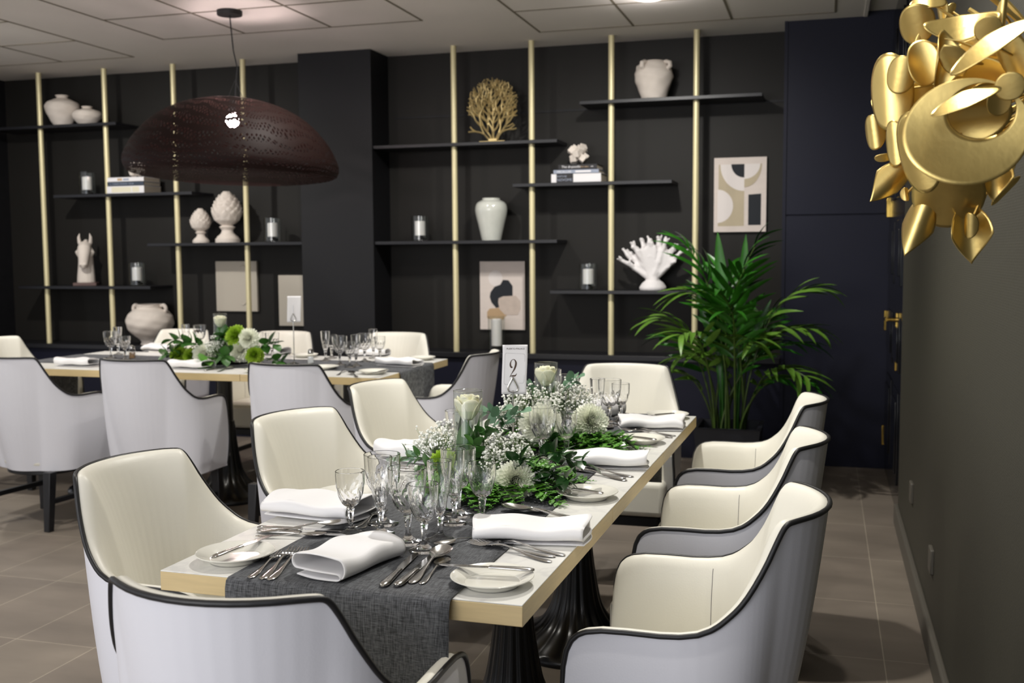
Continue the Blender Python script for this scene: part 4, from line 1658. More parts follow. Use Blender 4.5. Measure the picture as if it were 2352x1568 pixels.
cutlery('spoon', PZ(1345, 1196, TZ), PZ(1225, 1176, RZ), 'small spoon behind the first right napkin', TZ + .004, RZ, .155)
plate(-.541, 2.462, TZ, 'white side plate at the second right setting of the near table')
cutlery('knife', PZ(1386, 1136, TZ + .02), PZ(1258, 1117, TZ + .02), 'butter knife on the second right plate', TZ + .0195, TZ + .0195, .18)
# ---- right middle setting
napkin((-.572, 2.848), R(98), 'folded white napkin at the second right setting of the near table', .225, .115, 25, .036, z=TZ)
for a, b, lb in (((1440, 1105), (1305, 1077), 'fork outermost at the second right setting'), ((1438, 1099), (1330, 1082), 'middle fork at the second right setting'), ((1455, 1096), (1318, 1072), 'fork nearest the second right napkin')):
    cutlery('fork', PZ(*a, TZ), PZ(*b, RZ), lb, TZ, RZ, .195)
cutlery('knife', PZ(1482, 1054, TZ), PZ(1372, 1046, RZ), 'knife behind the second right napkin', TZ, RZ, .205)
cutlery('spoon', PZ(1478, 1050, TZ), PZ(1322, 1033, RZ), 'large spoon behind the second right napkin', TZ, RZ, .205)
cutlery('spoon', PZ(1475, 1046, TZ), PZ(1390, 1036, RZ), 'small spoon behind the second right napkin', TZ, RZ, .155)
cutlery('fork', PZ(1290, 1068), PZ(1318, 1052), 'dessert fork left of the second right napkin', L=.14)
plate(-.540, 3.235, TZ, 'white side plate at the third right setting of the near table')
cutlery('knife', PZ(1508, 1012, TZ + .02), PZ(1404, 999, TZ + .02), 'butter knife on the third right plate', TZ + .0195, TZ + .0195, .18)
# ---- right far setting
napkin((-.548, 3.50), R(99), 'folded white napkin at the third right setting of the near table', .215, .115, 31, .036, z=TZ)
for a, b, lb in (((1545, 1006), (1430, 989), 'fork outermost at the third right setting'), ((1552, 1002), (1440, 985), 'fork nearest the third right napkin')):
    cutlery('fork', PZ(*a, TZ), PZ(*b, RZ), lb, TZ, RZ, .195)
cutlery('knife', PZ(1556, 973, TZ), PZ(1450, 965, RZ), 'knife behind the third right napkin', TZ, RZ, .205)
cutlery('spoon', PZ(1540, 970, TZ), PZ(1432, 955, RZ), 'spoon behind the third right napkin', TZ, RZ, .20)
cutlery('spoon', PZ(1432, 972), PZ(1396, 985), 'dessert spoon left of the third right napkin', L=.15)
plate(-.530, 3.745, TZ, 'white side plate at the far right corner of the near table')
cutlery('knife', PZ(1549, 951, TZ + .02), PZ(1520, 953, TZ + .02), 'butter knife on the far right corner plate', TZ + .0195, TZ + .0195, .16)
napkin((-.785, 3.725), R(-40), 'folded white napkin at the far end before the head chair', .17, .115, 37, .050)
for x, lb in ((-.69, 'fork at the far end, nearest the head napkin'), (-.665, 'middle fork at the far end of the near table'), (-.64, 'fork at the far end, nearest the corner plate')):
    cutlery('fork', (x, 3.80), (x - .005, 3.61), lb, L=.19)
# ---- back table
for px_, py_, lb in ((858, 858, 'side plate at the front right corner of the back table'), (985, 822, 'side plate at the far right corner of the back table'), (745, 848, 'side plate half hidden behind a back-turned chair on the back table'), (740, 812, 'side plate on the far side of the back table behind the glasses'), (590, 856, 'side plate on the front side of the back table by the green flowers')):
    p = onZ(px_, py_, TZ)
    plate(p.x, min(5.52, max(4.745, p.y)), TZ, lb)
for i, (px_, py_, a, zz, lb) in enumerate(((180, 840, 88, TZ, 'napkin at the left end of the back table front side'), (440, 846, 84, TZ, 'napkin before the green flowers on the back table'), (918, 840, 92, RZ, 'napkin on the runner at the right end of the back table'), (370, 806, 80, TZ, 'napkin before the chair by the round urn'), (850, 818, 95, TZ, 'napkin on the far side behind the glasses of the back table'), (620, 815, 85, TZ, 'napkin on the far side right of the green flowers'))):
    p = onZ(px_, py_, zz)
    napkin((p.x, p.y), R(a if i != 2 else 80), 'white folded ' + lb, .22, .12, 40 + i, .036, z=zz)
for k, a, b, zz, lb in (('fork', (775, 862), (800, 848), TZ, 'fork beside the front plate on the back table'), ('knife', (620, 868), (690, 852), TZ, 'knife behind the middle back-turned chair on the back table'), ('knife', (470, 852), (540, 838), TZ, 'knife right of the napkin before the green flowers'),
                        ('spoon', (500, 854), (560, 838), TZ, 'spoon right of the napkin before the green flowers'), ('fork', (905, 822), (880, 828), RZ, 'fork by the far right napkin on the back table'), ('knife', (890, 851), (838, 862), TZ + .0195, 'butter knife on the back table front right plate'),
                        ('spoon', (820, 866), (790, 846), RZ, 'spoon under the glasses near the back table right end'), ('fork', (700, 818), (640, 812), TZ, 'fork before the far chair behind the number stand')):
    cutlery(k, PZ(*a, zz), PZ(*b, zz), lb, zz, L=.19)


# ---- shakers
def shaker(px_, py_, fill, label, content, z=RZ, xy=None):
    p = xy or onZ(px_, py_, z)
    t = thing('shaker', label, 'shaker', (p[0], p[1], z), .3, 'salt and pepper shakers')
    m = MB()
    sq = lambda r, z_: [(r * c / max(abs(math.cos(a)), abs(math.sin(a))) ** .6, r * s / max(abs(math.cos(a)), abs(math.sin(a))) ** .6, z_) for a in [2 * PI * k / 24 for k in range(24)] for c, s in ((math.cos(a), math.sin(a)),)]
    rings = [sq(.017, 0), sq(.0185, .004), sq(.0165, .048), sq(.0135, .054)]
    v = [q for r in rings for q in r]
    f = [(i * 24 + k, i * 24 + (k + 1) % 24, (i + 1) * 24 + (k + 1) % 24, (i + 1) * 24 + k) for i in range(3) for k in range(24)] + [tuple(reversed(range(24)))]
    m.add(v, f)
    m.build('jar', THIN, t, smooth=50)
    v = [q for r in (sq(.0150, .003), sq(.0145, .036)) for q in r]
    f = [(k, (k + 1) % 24, 24 + (k + 1) % 24, 24 + k) for k in range(24)] + [tuple(reversed(range(24))), tuple(range(24, 48))]
    MB().add(v, f).build(content, fill, t, smooth=40)
    MB().lathe([(.0145, .052), (.0152, .054), (.0150, .068), (.011, .076), (0, .079)], 24).build('lid', STEEL, t, smooth=40)


shaker(304, 823, PEPPER, 'pepper shaker with a steel lid at the left of the back table', 'pepper')
shaker(714, 834, SALT, 'salt shaker with a steel lid beside the tall number stand', 'salt')
shaker(1041, 1168, SALT, 'salt shaker half hidden behind the front glasses', 'salt')

# ------------------------------------------------------------------ flowers


def leaf_shape(m, base, d, up, L, w, bend=.3, n=6, fold=.15, point=1.0):
    """one blade: base point, direction, up vector, length, half width"""
    d = Vector(d).normalized()
    up = Vector(up)
    s = d.cross(up)
    if s.length < .05:
        s = d.cross(Vector((1, 0, 0)))
    s.normalize()
    u = s.cross(d).normalized()
    v, f = [], []
    for i in range(n + 1):
        q = i / n
        ww = w * (math.sin(PI * q ** .8) ** .75 if 0 < q < 1 else 0.03)
        c = Vector(base) + d * (L * q * (1 - .15 * bend * q)) - u * (bend * L * q * q * .6)
        v += [c - s * ww + u * (fold * ww), c, c + s * ww + u * (fold * ww)]
    for i in range(n):
        a = i * 3
        f += [(a, a + 3, a + 4, a + 1), (a + 1, a + 4, a + 5, a + 2)]
    m.add(v, f)


def fern_frond(t, base, ang, L, rise=.25, drop=.3, m_=None, n=17, wmax=.036, name='fern_frond'):
    """flat frond with paired toothed leaflets"""
    m = MB()
    pts = []
    d = Vector((math.cos(ang), math.sin(ang), 0))
    side = Vector((-d.y, d.x, 0))
    for i in range(n + 1):
        q = i / n
        pts.append(Vector(base) + d * L * q + Vector((0, 0, max(.004 - base[2], L * (rise * q - (rise + drop) * q * q)))))
    m.tube(pts, [.0016 * (1 - .7 * i / n) for i in range(n + 1)], 5)
    for i in range(2, n + 1):
        q = i / n
        ll = wmax * (math.sin(PI * min(1, q * .9 + .12)) ** .7)
        for s in (-1, 1):
            dd = (d * .45 + side * s * .9 + Vector((0, 0, random.uniform(-.2, .6))))
            leaf_shape(m, pts[i], dd, (0, 0, 1), ll, ll * .26, .25, 4, .2)
            for k in (.3, .55, .78):
                pb = pts[i] + dd.normalized() * ll * k
                for s2 in (-1, 1):
                    leaf_shape(m, pb, dd.normalized() + d * s2 * .9, (0, 0, 1), ll * .34 * (1.1 - k * .7), ll * .10, .2, 2, .1)
    return m.build(name, m_ or FERN, t, smooth=60)


def mum(t, c, r, facing, m_=None, name='chrysanthemum', heart=None):
    """dense dome of blunt incurving strap petals opening around the facing axis"""
    m = MB()
    ax = Vector(facing).normalized()
    q_ = ax.to_track_quat('Z', 'Y').to_matrix()
    N = 300
    for k in range(N):
        f = (k + .5) / N
        th = 1.95 * f ** .62
        ph = k * 2.39996
        d = q_ @ Vector((math.sin(th) * math.cos(ph), math.sin(th) * math.sin(ph), math.cos(th)))
        Lp = r * (.62 + .28 * min(1, th / 1.2)) * random.uniform(.88, 1.1)
        b = Vector(c) + d * r * .16
        curl = -.32 * min(1, th / .8) + .85 * max(0, min(1, (th - .8) / 1.0))
        w = r * (.062 + .038 * min(1, th / 1.3))
        dd = (d + ax * max(0, .28 - .15 * th)).normalized()
        up = q_ @ Vector((0, 0, 1)) if th > .25 else q_ @ Vector((1, 0, 0))
        s = dd.cross(up).normalized()
        u = s.cross(dd).normalized()
        v, fc, n = [], [], 6
        for i in range(n + 1):
            q = i / n
            ww = w * (.45 + .75 * math.sin(PI * min(.80, q * .8)) if q < 1 else .42)
            cc = b + dd * (Lp * q * (1 - .12 * abs(curl) * q)) - u * (curl * Lp * q * q * .55)
            v += [cc - s * ww + u * (.55 * ww), cc, cc + s * ww + u * (.55 * ww)]
        for i in range(n):
            e = i * 3
            fc += [(e, e + 3, e + 4, e + 1), (e + 1, e + 4, e + 5, e + 2)]
        m.add(v, fc)
    m.sphere(c, r * .20, 12, 8)
    return m.build(name, m_ or MUM, t, smooth=70)


def gypsophila(t, c, R_, n, zmin, seed, flat=.8):
    random.seed(seed)
    m, st = MB(), MB()
    ico = [(0, 0, 1), (.894, 0, .447), (.276, .851, .447), (-.724, .526, .447), (-.724, -.526, .447), (.276, -.851, .447), (.724, .526, -.447), (-.276, .851, -.447), (-.894, 0, -.447), (-.276, -.851, -.447), (.724, -.526, -.447), (0, 0, -1)]
    icf = [(0, 1, 2), (0, 2, 3), (0, 3, 4), (0, 4, 5), (0, 5, 1), (1, 6, 2), (2, 7, 3), (3, 8, 4), (4, 9, 5), (5, 10, 1), (6, 7, 2), (7, 8, 3), (8, 9, 4), (9, 10, 5), (10, 6, 1), (11, 7, 6), (11, 8, 7), (11, 9, 8), (11, 10, 9), (11, 6, 10)]
    hub = Vector((c[0], c[1], c[2] - R_ * .9))
    k = 0
    while k < n:
        a, b = random.uniform(0, 2 * PI), random.uniform(-.35, 1)
        rr = R_ * random.uniform(.62, 1.05)
        p = Vector((c[0] + rr * math.cos(a) * math.sqrt(max(0, 1 - b * b)), c[1] + rr * math.sin(a) * math.sqrt(max(0, 1 - b * b)), c[2] + rr * b * flat))
        if p.z < zmin:
            continue
        st.tube([hub.lerp(p, .45) + Vector((random.uniform(-.01, .01), random.uniform(-.01, .01), 0)), p], [.0007, .0004], 3, caps=False)
        for j in range(random.randint(2, 4)):
            pp = p + Vector((random.gauss(0, .009), random.gauss(0, .009), random.gauss(0, .008)))
            st.tube([p.lerp(hub, .12), pp], [.0004, .0003], 3, caps=False)
            r = random.uniform(.0026, .0048)
            m.add([(pp.x + x * r * random.uniform(.75, 1.2), pp.y + y * r * random.uniform(.75, 1.2), pp.z + z * r * random.uniform(.7, 1.1)) for x, y, z in ico], icf)
        k += 1
    o = m.build('baby_breath_blossoms', GYPSO, t, smooth=0)
    o['kind'] = 'stuff'
    s = st.build('baby_breath_stems', STEMG, t, smooth=0)
    s['kind'] = 'stuff'


def sprig(t, base, d, L, n, w, m_, name, bend=.35, ll=.04):
    m = MB()
    d = Vector(d).normalized()
    pts = [Vector(base) + d * L * k / 6 - Vector((0, 0, L * .25 * (k / 6) ** 2)) for k in range(7)]
    m.tube(pts, .0013, 5)
    for k in range(n):
        q = .25 + .75 * k / max(1, n - 1)
        i = min(5, int(q * 6))
        p = pts[i].lerp(pts[i + 1], q * 6 - i) if i < 6 else pts[6]
        a = k * 2.4 + random.uniform(-.4, .4)
        s = d.cross(Vector((0, 0, 1)))
        if s.length < .1:
            s = Vector((1, 0, 0))
        s.normalize()
        u = s.cross(d)
        dd = d * .6 + (s * math.cos(a) + u * math.sin(a)) * .9
        leaf_shape(m, p, dd, u + Vector((0, 0, .6)), ll * random.uniform(.8, 1.15), w, bend, 6, .18)
    return m.build(name, m_, t, smooth=60)


TRAY = mat('black_tray', (18, 18, 20), .3)


def tray(t, rx=.105, ry=.105):
    MB().lathe([(0, 0), (.080, 0), (.105, .010), (.106, .012), (.078, .004), (0, .004)], 40, M=Matrix.Diagonal((rx / .105, ry / .105, 1, 1))).build('tray', TRAY, t, smooth=50)
    random.seed(9)
    m = MB()
    m.sphere((0, 0, .035), .06, 16, 10, sc=(1.1, 1.1, .6))
    m.build('foam', DARKLEAF, t)


# near arrangement
c1 = Vector((-.815, 2.53, RZ))
t = thing('flower_arrangement', 'nearer white and green flower arrangement with ferns on the near table', 'flowers', c1, group='flower arrangements')
tray(t, .12, .12)
rel = lambda x, y, Y: onY(x, y, Y) - c1
random.seed(4)
mum(t, rel(1182, 1105, 2.42), .047, (.55, -.75, .1))
mum(t, rel(1022, 1068, 2.50), .040, (-.2, -.8, .6), LIME, 'lime_chrysanthemum')
gypsophila(t, rel(1160, 1036, 2.58), .076, 140, .02, 3, .6)
gypsophila(t, rel(1010, 1020, 2.64), .066, 90, .02, 4)
gypsophila(t, rel(1140, 1062, 2.48), .045, 40, .02, 44)
for a, L, dx, dy in ((-120, .13, -.02, -.06), (-95, .15, 0, -.06), (-72, .16, .02, -.06), (-48, .14, .04, -.05), (-28, .17, .07, -.03), (-5, .19, .08, .02), (12, .19, .07, .05), (-140, .11, -.05, -.04), (-15, .15, .08, 0), (175, .12, -.06, .02), (-60, .12, .02, -.08)):
    fr = -150 < a < -20
    fern_frond(t, (dx, dy - (.055 if fr else 0), .030 if abs(a) > 20 else .045), R(a), L * (1.25 if fr else 1.05), .12 if fr else .18, .20 if fr else .42, wmax=.042)
for b, d, L, n in ((rel(1165, 1075, 2.48), (.5, -.5, .5), .10, 9), (rel(1215, 1060, 2.50), (.8, -.2, .5), .11, 10), (rel(1235, 1080, 2.50), (.8, -.4, .1), .10, 8), (rel(1130, 1100, 2.46), (-.1, -.8, .3), .08, 7), (rel(1080, 1095, 2.47), (-.5, -.6, .3), .09, 7), (rel(1200, 1090, 2.47), (.9, -.5, -.1), .10, 8), (rel(1260, 1055, 2.52), (.9, -.1, .2), .10, 8)):
    sprig(t, b, d, L, n, .016, DARKLEAF, 'leaf_sprig', .3, .045)
for b, d, L, n in ((rel(1095, 1075, 2.50), (0, -.3, 1), .09, 9), (rel(1110, 1030, 2.54), (.2, -.3, 1), .08, 8), (rel(1030, 1085, 2.5), (-.6, -.5, .5), .08, 8), (rel(1000, 1060, 2.54), (-.8, -.3, .4), .08, 7)):
    sprig(t, b, d, L, n, .013, LEAF, 'leaf_sprig', .35, .038)
for b, d, L, n in ((rel(1125, 1000, 2.66), (.3, .1, .9), .10, 6), (rel(1150, 985, 2.66), (.6, .2, .8), .09, 6), (rel(985, 1060, 2.58), (-.9, -.1, .3), .07, 6)):
    sprig(t, b, d, L, n, .017, EUCA, 'eucalyptus_sprig', .15, .036)

# far arrangement
c2 = Vector((-.800, 3.13, RZ))
t = thing('flower_arrangement', 'farther white and green flower arrangement with two big chrysanthemums on the near table', 'flowers', c2, group='flower arrangements')
tray(t, .13, .13)
rel = lambda x, y, Y: onY(x, y, Y) - c2
random.seed(14)
mum(t, rel(1240, 975, 3.00), .060, (-.05, -1, .25))
mum(t, rel(1355, 968, 3.12), .052, (.55, -.75, .25))
gypsophila(t, rel(1212, 945, 3.06), .095, 150, .02, 13)
gypsophila(t, rel(1310, 925, 3.22), .082, 120, .02, 14)
gypsophila(t, rel(1175, 960, 3.02), .050, 40, .02, 15)
for a, L, dx, dy in ((-100, .12, 0, -.06), (-75, .15, .03, -.06), (-55, .16, .05, -.06), (-35, .18, .07, -.05), (-18, .20, .08, -.02), (0, .21, .08, .02), (-45, .20, .08, -.06), (-25, .23, .08, -.05), (150, .12, -.06, .02), (-62, .13, .03, -.08), (-8, .16, .07, .0), (-30, .14, .09, -.04)):
    fern_frond(t, (dx, dy - .02, .035), R(a), L * 1.12, .14, .26, wmax=.044)
for b, d, L, n in ((rel(1195, 1000, 3.02), (-.5, -.6, .5), .10, 9), (rel(1300, 1010, 3.06), (.4, -.7, .2), .10, 9), (rel(1330, 1000, 3.1), (.6, -.6, .1), .11, 9), (rel(1275, 1000, 3.04), (.1, -.8, .2), .10, 8), (rel(1380, 1000, 3.14), (.8, -.4, .1), .10, 8)):
    sprig(t, b, d, L, n, .016, DARKLEAF, 'leaf_sprig', .3, .045)
for b, d, L, n in ((rel(1230, 920, 3.14), (-.3, -.2, 1), .08, 6), (rel(1290, 905, 3.22), (.5, .1, .8), .09, 6), (rel(1150, 960, 3.0), (-.8, -.3, .5), .08, 6)):
    sprig(t, b, d, L, n, .018, EUCA, 'eucalyptus_sprig', .15, .038)

# arrangement on the back table
pc = onZ(508, 832, RZ)
c3 = Vector((pc.x, 5.08, RZ))
t = thing('flower_arrangement', 'green and white flower arrangement on the back table', 'flowers', c3, group='flower arrangements')
tray(t, .18, .11)
rel = lambda x, y, Y: onY(x, y, Y) - c3
random.seed(24)
for x, y, r, m_, nm in ((470, 815, .062, MUM, 'chrysanthemum'), (555, 805, .060, MUM, 'chrysanthemum'), (543, 772, .058, LIME, 'lime_chrysanthemum'), (572, 778, .055, MUM, 'chrysanthemum'), (585, 815, .050, LIME, 'lime_chrysanthemum'), (412, 815, .050, LIME, 'lime_chrysanthemum'), (440, 818, .045, LIME, 'lime_chrysanthemum')):
    mum(t, rel(x, y, 5.0), r, (.1, -.9, .4), m_, nm)
gypsophila(t, rel(508, 795, 5.02), .085, 90, .02, 23)
gypsophila(t, rel(490, 800, 4.96), .05, 40, .02, 27)
for b, d, L, n in ((rel(470, 800, 5.0), (-.5, -.5, .5), .12, 11), (rel(520, 790, 5.04), (.2, -.5, .6), .10, 11), (rel(450, 800, 5), (-.7, -.4, .6), .15, 11), (rel(525, 815, 4.95), (.3, -.8, .2), .13, 9), (rel(590, 800, 5), (.8, -.3, .4), .16, 11), (rel(610, 825, 5), (.9, -.2, .1), .14, 9), (rel(430, 815, 4.98), (-.9, -.2, .2), .13, 9), (rel(500, 825, 4.93), (-.2, -.9, .1), .11, 8)):
    sprig(t, b, d, L, n, .026, LEAF if n % 2 else FERN, 'leaf_sprig', .3, .07)


# ---- rose vases
def rose_vase(x, y, z, hgt, rad, wl, label):
    t = thing('cylinder_vase', 'clear glass cylinder vase ' + label, 'vase', (x, y, z), group='glass cylinder vases')
    MB().lathe([(0, 0), (rad, 0), (rad, hgt), (rad - .0006, hgt + .001), (rad - .0022, hgt), (rad - .0022, .006), (0, .006)], 48).build('glass', THIN, t, smooth=40)
    MB().tube([(rad * .985 * math.cos(a), rad * .985 * math.sin(a), hgt) for a in np.linspace(0, 2 * PI, 49)], .0011, 6, caps=False).build('rim', GLASS, t)
    MB().lathe([(0, .0065), (rad - .0026, .0065), (rad - .0026, wl), (0, wl)], 40).build('water', WATER, t, smooth=40)
    r = thing('rose', 'cream rose in the glass cylinder ' + label, 'rose', (x, y, z), group='roses in glass cylinders')
    zb = hgt - .074
    RR = rad * .84
    m = MB()
    random.seed(int(x * 1000))
    for ring, (n, r0, hh, op) in enumerate(((3, .16, 1.0, .05), (3, .34, 1.02, .12), (4, .52, 1.0, .2), (5, .72, .95, .32), (5, .92, .84, .45))):
        for k in range(n):
            a0 = 2 * PI * k / n + ring * .7 + random.uniform(-.15, .15)
            wd = 2 * PI / n * .78

            def pet(u, v, a0=a0, wd=wd, r0=r0, hh=hh, op=op):
                a = a0 + (2 * u - 1) * wd * (.55 + .45 * math.sin(PI * min(1, v * .75 + .2)))
                edge = 1 - .18 * abs(2 * u - 1) ** 3
                rr = RR * r0 * (.35 + .75 * math.sin(PI * .5 * min(1, v * 1.25)) + op * max(0, v - .7) * 1.6)
                zz = .064 * (.86 + .14 * hh) * hh ** .6 * v * edge - RR * op * .35 * max(0, v - .8)
                return (min(rr, RR * 1.12) * math.cos(a), min(rr, RR * 1.12) * math.sin(a), zb + zz)
            m.grid(pet, 8, 8)
    m.build('bloom', ROSE, r, smooth=80, solid=.0009)
    MB().tube([(0, 0, .012), (.002, 0, zb * .6), (0, 0, zb + .006)], .0022, 8).build('stem', STEMG, r)
    for k in range(3):
        a = k * 2.1 - 1.5
        lm = MB()

        def lf(u, v, a=a, k=k):
            w = 1.35 * math.sin(PI * min(1, max(0, v)) ** .75)
            aa = a + (2 * u - 1) * w
            rr = rad * (.84 - .06 * k)
            return (rr * math.cos(aa), rr * math.sin(aa), .010 + (zb - .004) * v)
        lm.grid(lf, 8, 10)
        lm.build('rose_leaf', LEAF, r, smooth=80)


p = onY(1075, 897, 2.53)
rose_vase(p.x, 2.53, RZ + .012, p.z - RZ - .012, .0375, p.z - RZ - .062, 'with a big green leaf in the nearer arrangement')
p = onY(1254, 833, 3.25)
rose_vase(p.x, 3.25, RZ + .012, p.z - RZ - .012, .0375, p.z - RZ - .068, 'in the farther arrangement before the head chair')
p = onY(505, 720, 5.05)
rose_vase(p.x, 5.05, RZ + .012, p.z - RZ - .012, .036, p.z - RZ - .066, 'on the back table')
p = onY(527, 775, 5.12)
cg = MB().lathe([(0, 0), (.024, 0), (.025, .003), (.025, .18), (.0235, .18), (.0235, .005), (0, .005)], 32).build('bud_vase', THIN, smooth=40)
cg.location = (p.x, 5.15, RZ)
tag(cg, 'slim clear glass tube behind the green flowers on the back table', 'vase')


# ---- table number stands
def num_stand(x, y, z, hcard, w, h, label, clabel, front, yaw):
    t = thing('card_stand', label, 'card holder', (x, y, z), yaw, 'table number stands')
    MB().lathe([(0, 0), (.030, 0), (.030, .003), (.010, .006), (.004, .010), (0, .010)], 28).build('foot', STEEL, t)
    MB().tube([(0, 0, .006), (0, 0, hcard + .004)], .0028, 10).build('rod', STEEL, t)
    # pear-shaped wire clip in front of the card
    m = MB()
    cl = [(0, .0), (-.011, .003), (-.0135, .012), (-.010, .022), (-.004, .033), (0, .041), (.004, .033), (.010, .022), (.0135, .012), (.011, .003), (0, 0)]
    cl = [(a, b) for a, b in spl(cl, 4)]
    m.tube([(a, -.0035, hcard + b) for a, b in cl], .0019, 8)
    if not front:
        m.tube([(0, -.0035, hcard + .041), (0, -.0035, hcard + .085)], .0012, 6)
    m.tube([(0, 0, hcard), (0, -.0035, hcard)], .0019, 8)
    m.build('clip', STEEL, t)
    c = thing('number_card', clabel, 'card', (x, y, z), yaw, 'table number cards')

    def bow(u, v):
        # gentle S-bend of the paper
        return .0004 + .006 * (v - .25) ** 2 * (2 * u - .6), (.005 * math.sin(2.2 * v) * (v))

    def pt(u, v, lift=0.0):
        b, s = bow(u, v)
        return ((u - .46) * w + s, -lift + b, hcard - .006 + h * v)
    MB().grid(pt, 10, 16).build('paper', CARD, c, smooth=80, solid=.0005)
    if front:
        def flat(name, poly, mt):
            v = [pt(u, vv, .0008) for u, vv in poly]
            me = MB()
            me.add(v, [tuple(range(len(v)))])
            return me

        def stroke(path, m_):
            v, f = [], []
            for i, (u, vv, hw) in enumerate(path):
                a, b = path[max(0, i - 1)], path[min(len(path) - 1, i + 1)]
                dx, dy = (b[0] - a[0]) * w, (b[1] - a[1]) * h
                l = math.hypot(dx, dy) or 1
                nx, ny = -dy / l * hw, dx / l * hw
                v += [pt(u + nx / w, vv + ny / h, .0006), pt(u - nx / w, vv - ny / h, .0006)]
            f = [(2 * i, 2 * i + 1, 2 * i + 3, 2 * i + 2) for i in range(len(path) - 1)]
            m_.add(v, f)
        # the numeral 2, drawn as strokes of varying width
        k = spl([(.415, .555, .0013), (.375, .545, .0022), (.335, .575, .0022), (.325, .625, .0018), (.355, .675, .0010), (.425, .705, .0007), (.50, .69, .0014), (.545, .64, .0024), (.535, .575, .0026), (.485, .50, .0020), (.40, .425, .0010), (.335, .365, .0006)], 6)
        m = MB()
        stroke(k, m)
        stroke(spl([(.315, .345, .0004), (.36, .368, .0010), (.45, .372, .0020), (.53, .375, .0019), (.575, .40, .0010), (.588, .425, .0003)], 5), m)
        m.build('numeral', CARDTEXT, c, smooth=0)
        m = MB()
        for a, b in (((.10, .225), (.10, .80)), ((.10, .80), (.14, .835)), ((.14, .835), (.86, .815)), ((.86, .815), (.90, .78)), ((.90, .78), (.90, .26)), ((.90, .26), (.86, .225)), ((.86, .225), (.70, .225)), ((.10, .225), (.15, .195)), ((.15, .195), (.36, .205))):
            stroke([(a[0], a[1], .0002), (b[0], b[1], .0002)], m)
        m.build('border', CARDGREY, c, smooth=0)
        cu = bpy.data.curves.new('lettering', 'FONT')
        cu.body = 'PUERTO·PALACE'
        cu.size = .0066
        cu.align_x = 'CENTER'
        tmp = bpy.data.objects.new('lettering', cu)
        COL.objects.link(tmp)
        dg = bpy.context.evaluated_depsgraph_get()
        me = bpy.data.meshes.new_from_object(tmp.evaluated_get(dg))
        bpy.data.objects.remove(tmp)
        for q in me.vertices:
            u, vv = .52 + q.co.x / w, .905 + q.co.y / h
            q.co = pt(u, vv, .0007)
        me.materials.append(CARDTEXT)
        o = bpy.data.objects.new('lettering', me)
        COL.objects.link(o)
        o.parent = c


p = onY(1178, 900, 2.80)
num_stand(p.x, 2.80, RZ, p.z - RZ, .069, .137, 'steel rod stand holding the number card between the flower arrangements', 'white card with a brown numeral 2', True, R(12))
p = onZ(676, 835, RZ)
q = onY(675, 737, p.y)
num_stand(p.x, p.y, RZ, q.z - RZ, .072, .140, 'tall steel rod stand on the back table', 'blank-looking white card on the back table stand', False, R(22))

# ------------------------------------------------------------------ kentia palm in its planter
pp = Vector((-.52, 6.20, 0))
t = thing('potted_palm', 'tall feathery green palm in a dark square planter before the navy wall', 'plant', pp)
pl = MB()
pl.add([(x * s, y * s, z) for z, s in ((0, .15), (.34, .185)) for x, y in ((-1, -1), (1, -1), (1, 1), (-1, 1))], [(3, 2, 1, 0), (0, 1, 5, 4), (1, 2, 6, 5), (2, 3, 7, 6), (3, 0, 4, 7)])
pl.add([(x * s, y * s, z) for z, s in ((.34, .185), (.345, .19), (.345, .165), (.27, .16)) for x, y in ((-1, -1), (1, -1), (1, 1), (-1, 1))], [(4 * k + i, 4 * k + (i + 1) % 4, 4 * k + 4 + (i + 1) % 4, 4 * k + 4 + i) for k in range(3) for i in range(4)])
pl.build('planter', POT, t, smooth=0)
MB().box(-.158, .158, -.158, .158, .24, .285).build('soil', SOIL, t, smooth=0)


def palm_frond(base, az, h, reach, droop, n, LL, seed, mt, thin=1.0, start=.42, wid=.017):
    """stalk that rises then arches over, with paired hanging blades along its upper part"""
    random.seed(seed)
    d = Vector((math.cos(az), math.sin(az), 0))
    N = 22
    pts = []
    for i in range(N + 1):
        q = i / N
        rr = reach * (q ** 1.9)
        zz = h * (q * 1.10 - .0 * q) - droop * max(0, q - .45) ** 2 * 3.0
        pts.append(Vector(base) + d * rr + Vector((0, 0, zz)))
    m = MB()
    m.tube(pts, [.0065 * (1 - .8 * i / N) + .001 for i in range(N + 1)], 6)
    o = m.build('frond_stem', PALMSTEM, t, smooth=60)
    lm = MB()
    side = Vector((-d.y, d.x, 0))
    for i in range(n):
        q = start + (1 - start) * (i + .3) / n
        k = q * N
        a = min(N - 1, int(k))
        p = pts[a].lerp(pts[a + 1], k - a)
        tg = (pts[a + 1] - pts[a]).normalized()
        up = side.cross(tg).normalized()
        if up.z < 0:
            up = -up
        f = (i + .5) / n
        L = LL * (.55 + .6 * math.sin(PI * (.18 + .72 * f)))
        for s in (-1, 1):
            dd = tg * (.55 + .55 * f) + side * s * (1.0 - .35 * f) + up * random.uniform(.05, .35)
            leaf_shape(lm, p, dd, up, L * random.uniform(.85, 1.1), wid * thin * random.uniform(.8, 1.15), random.uniform(.35, .95), 7, .35)
    lm.build('frond_leaves', mt, o, smooth=70)
    return o


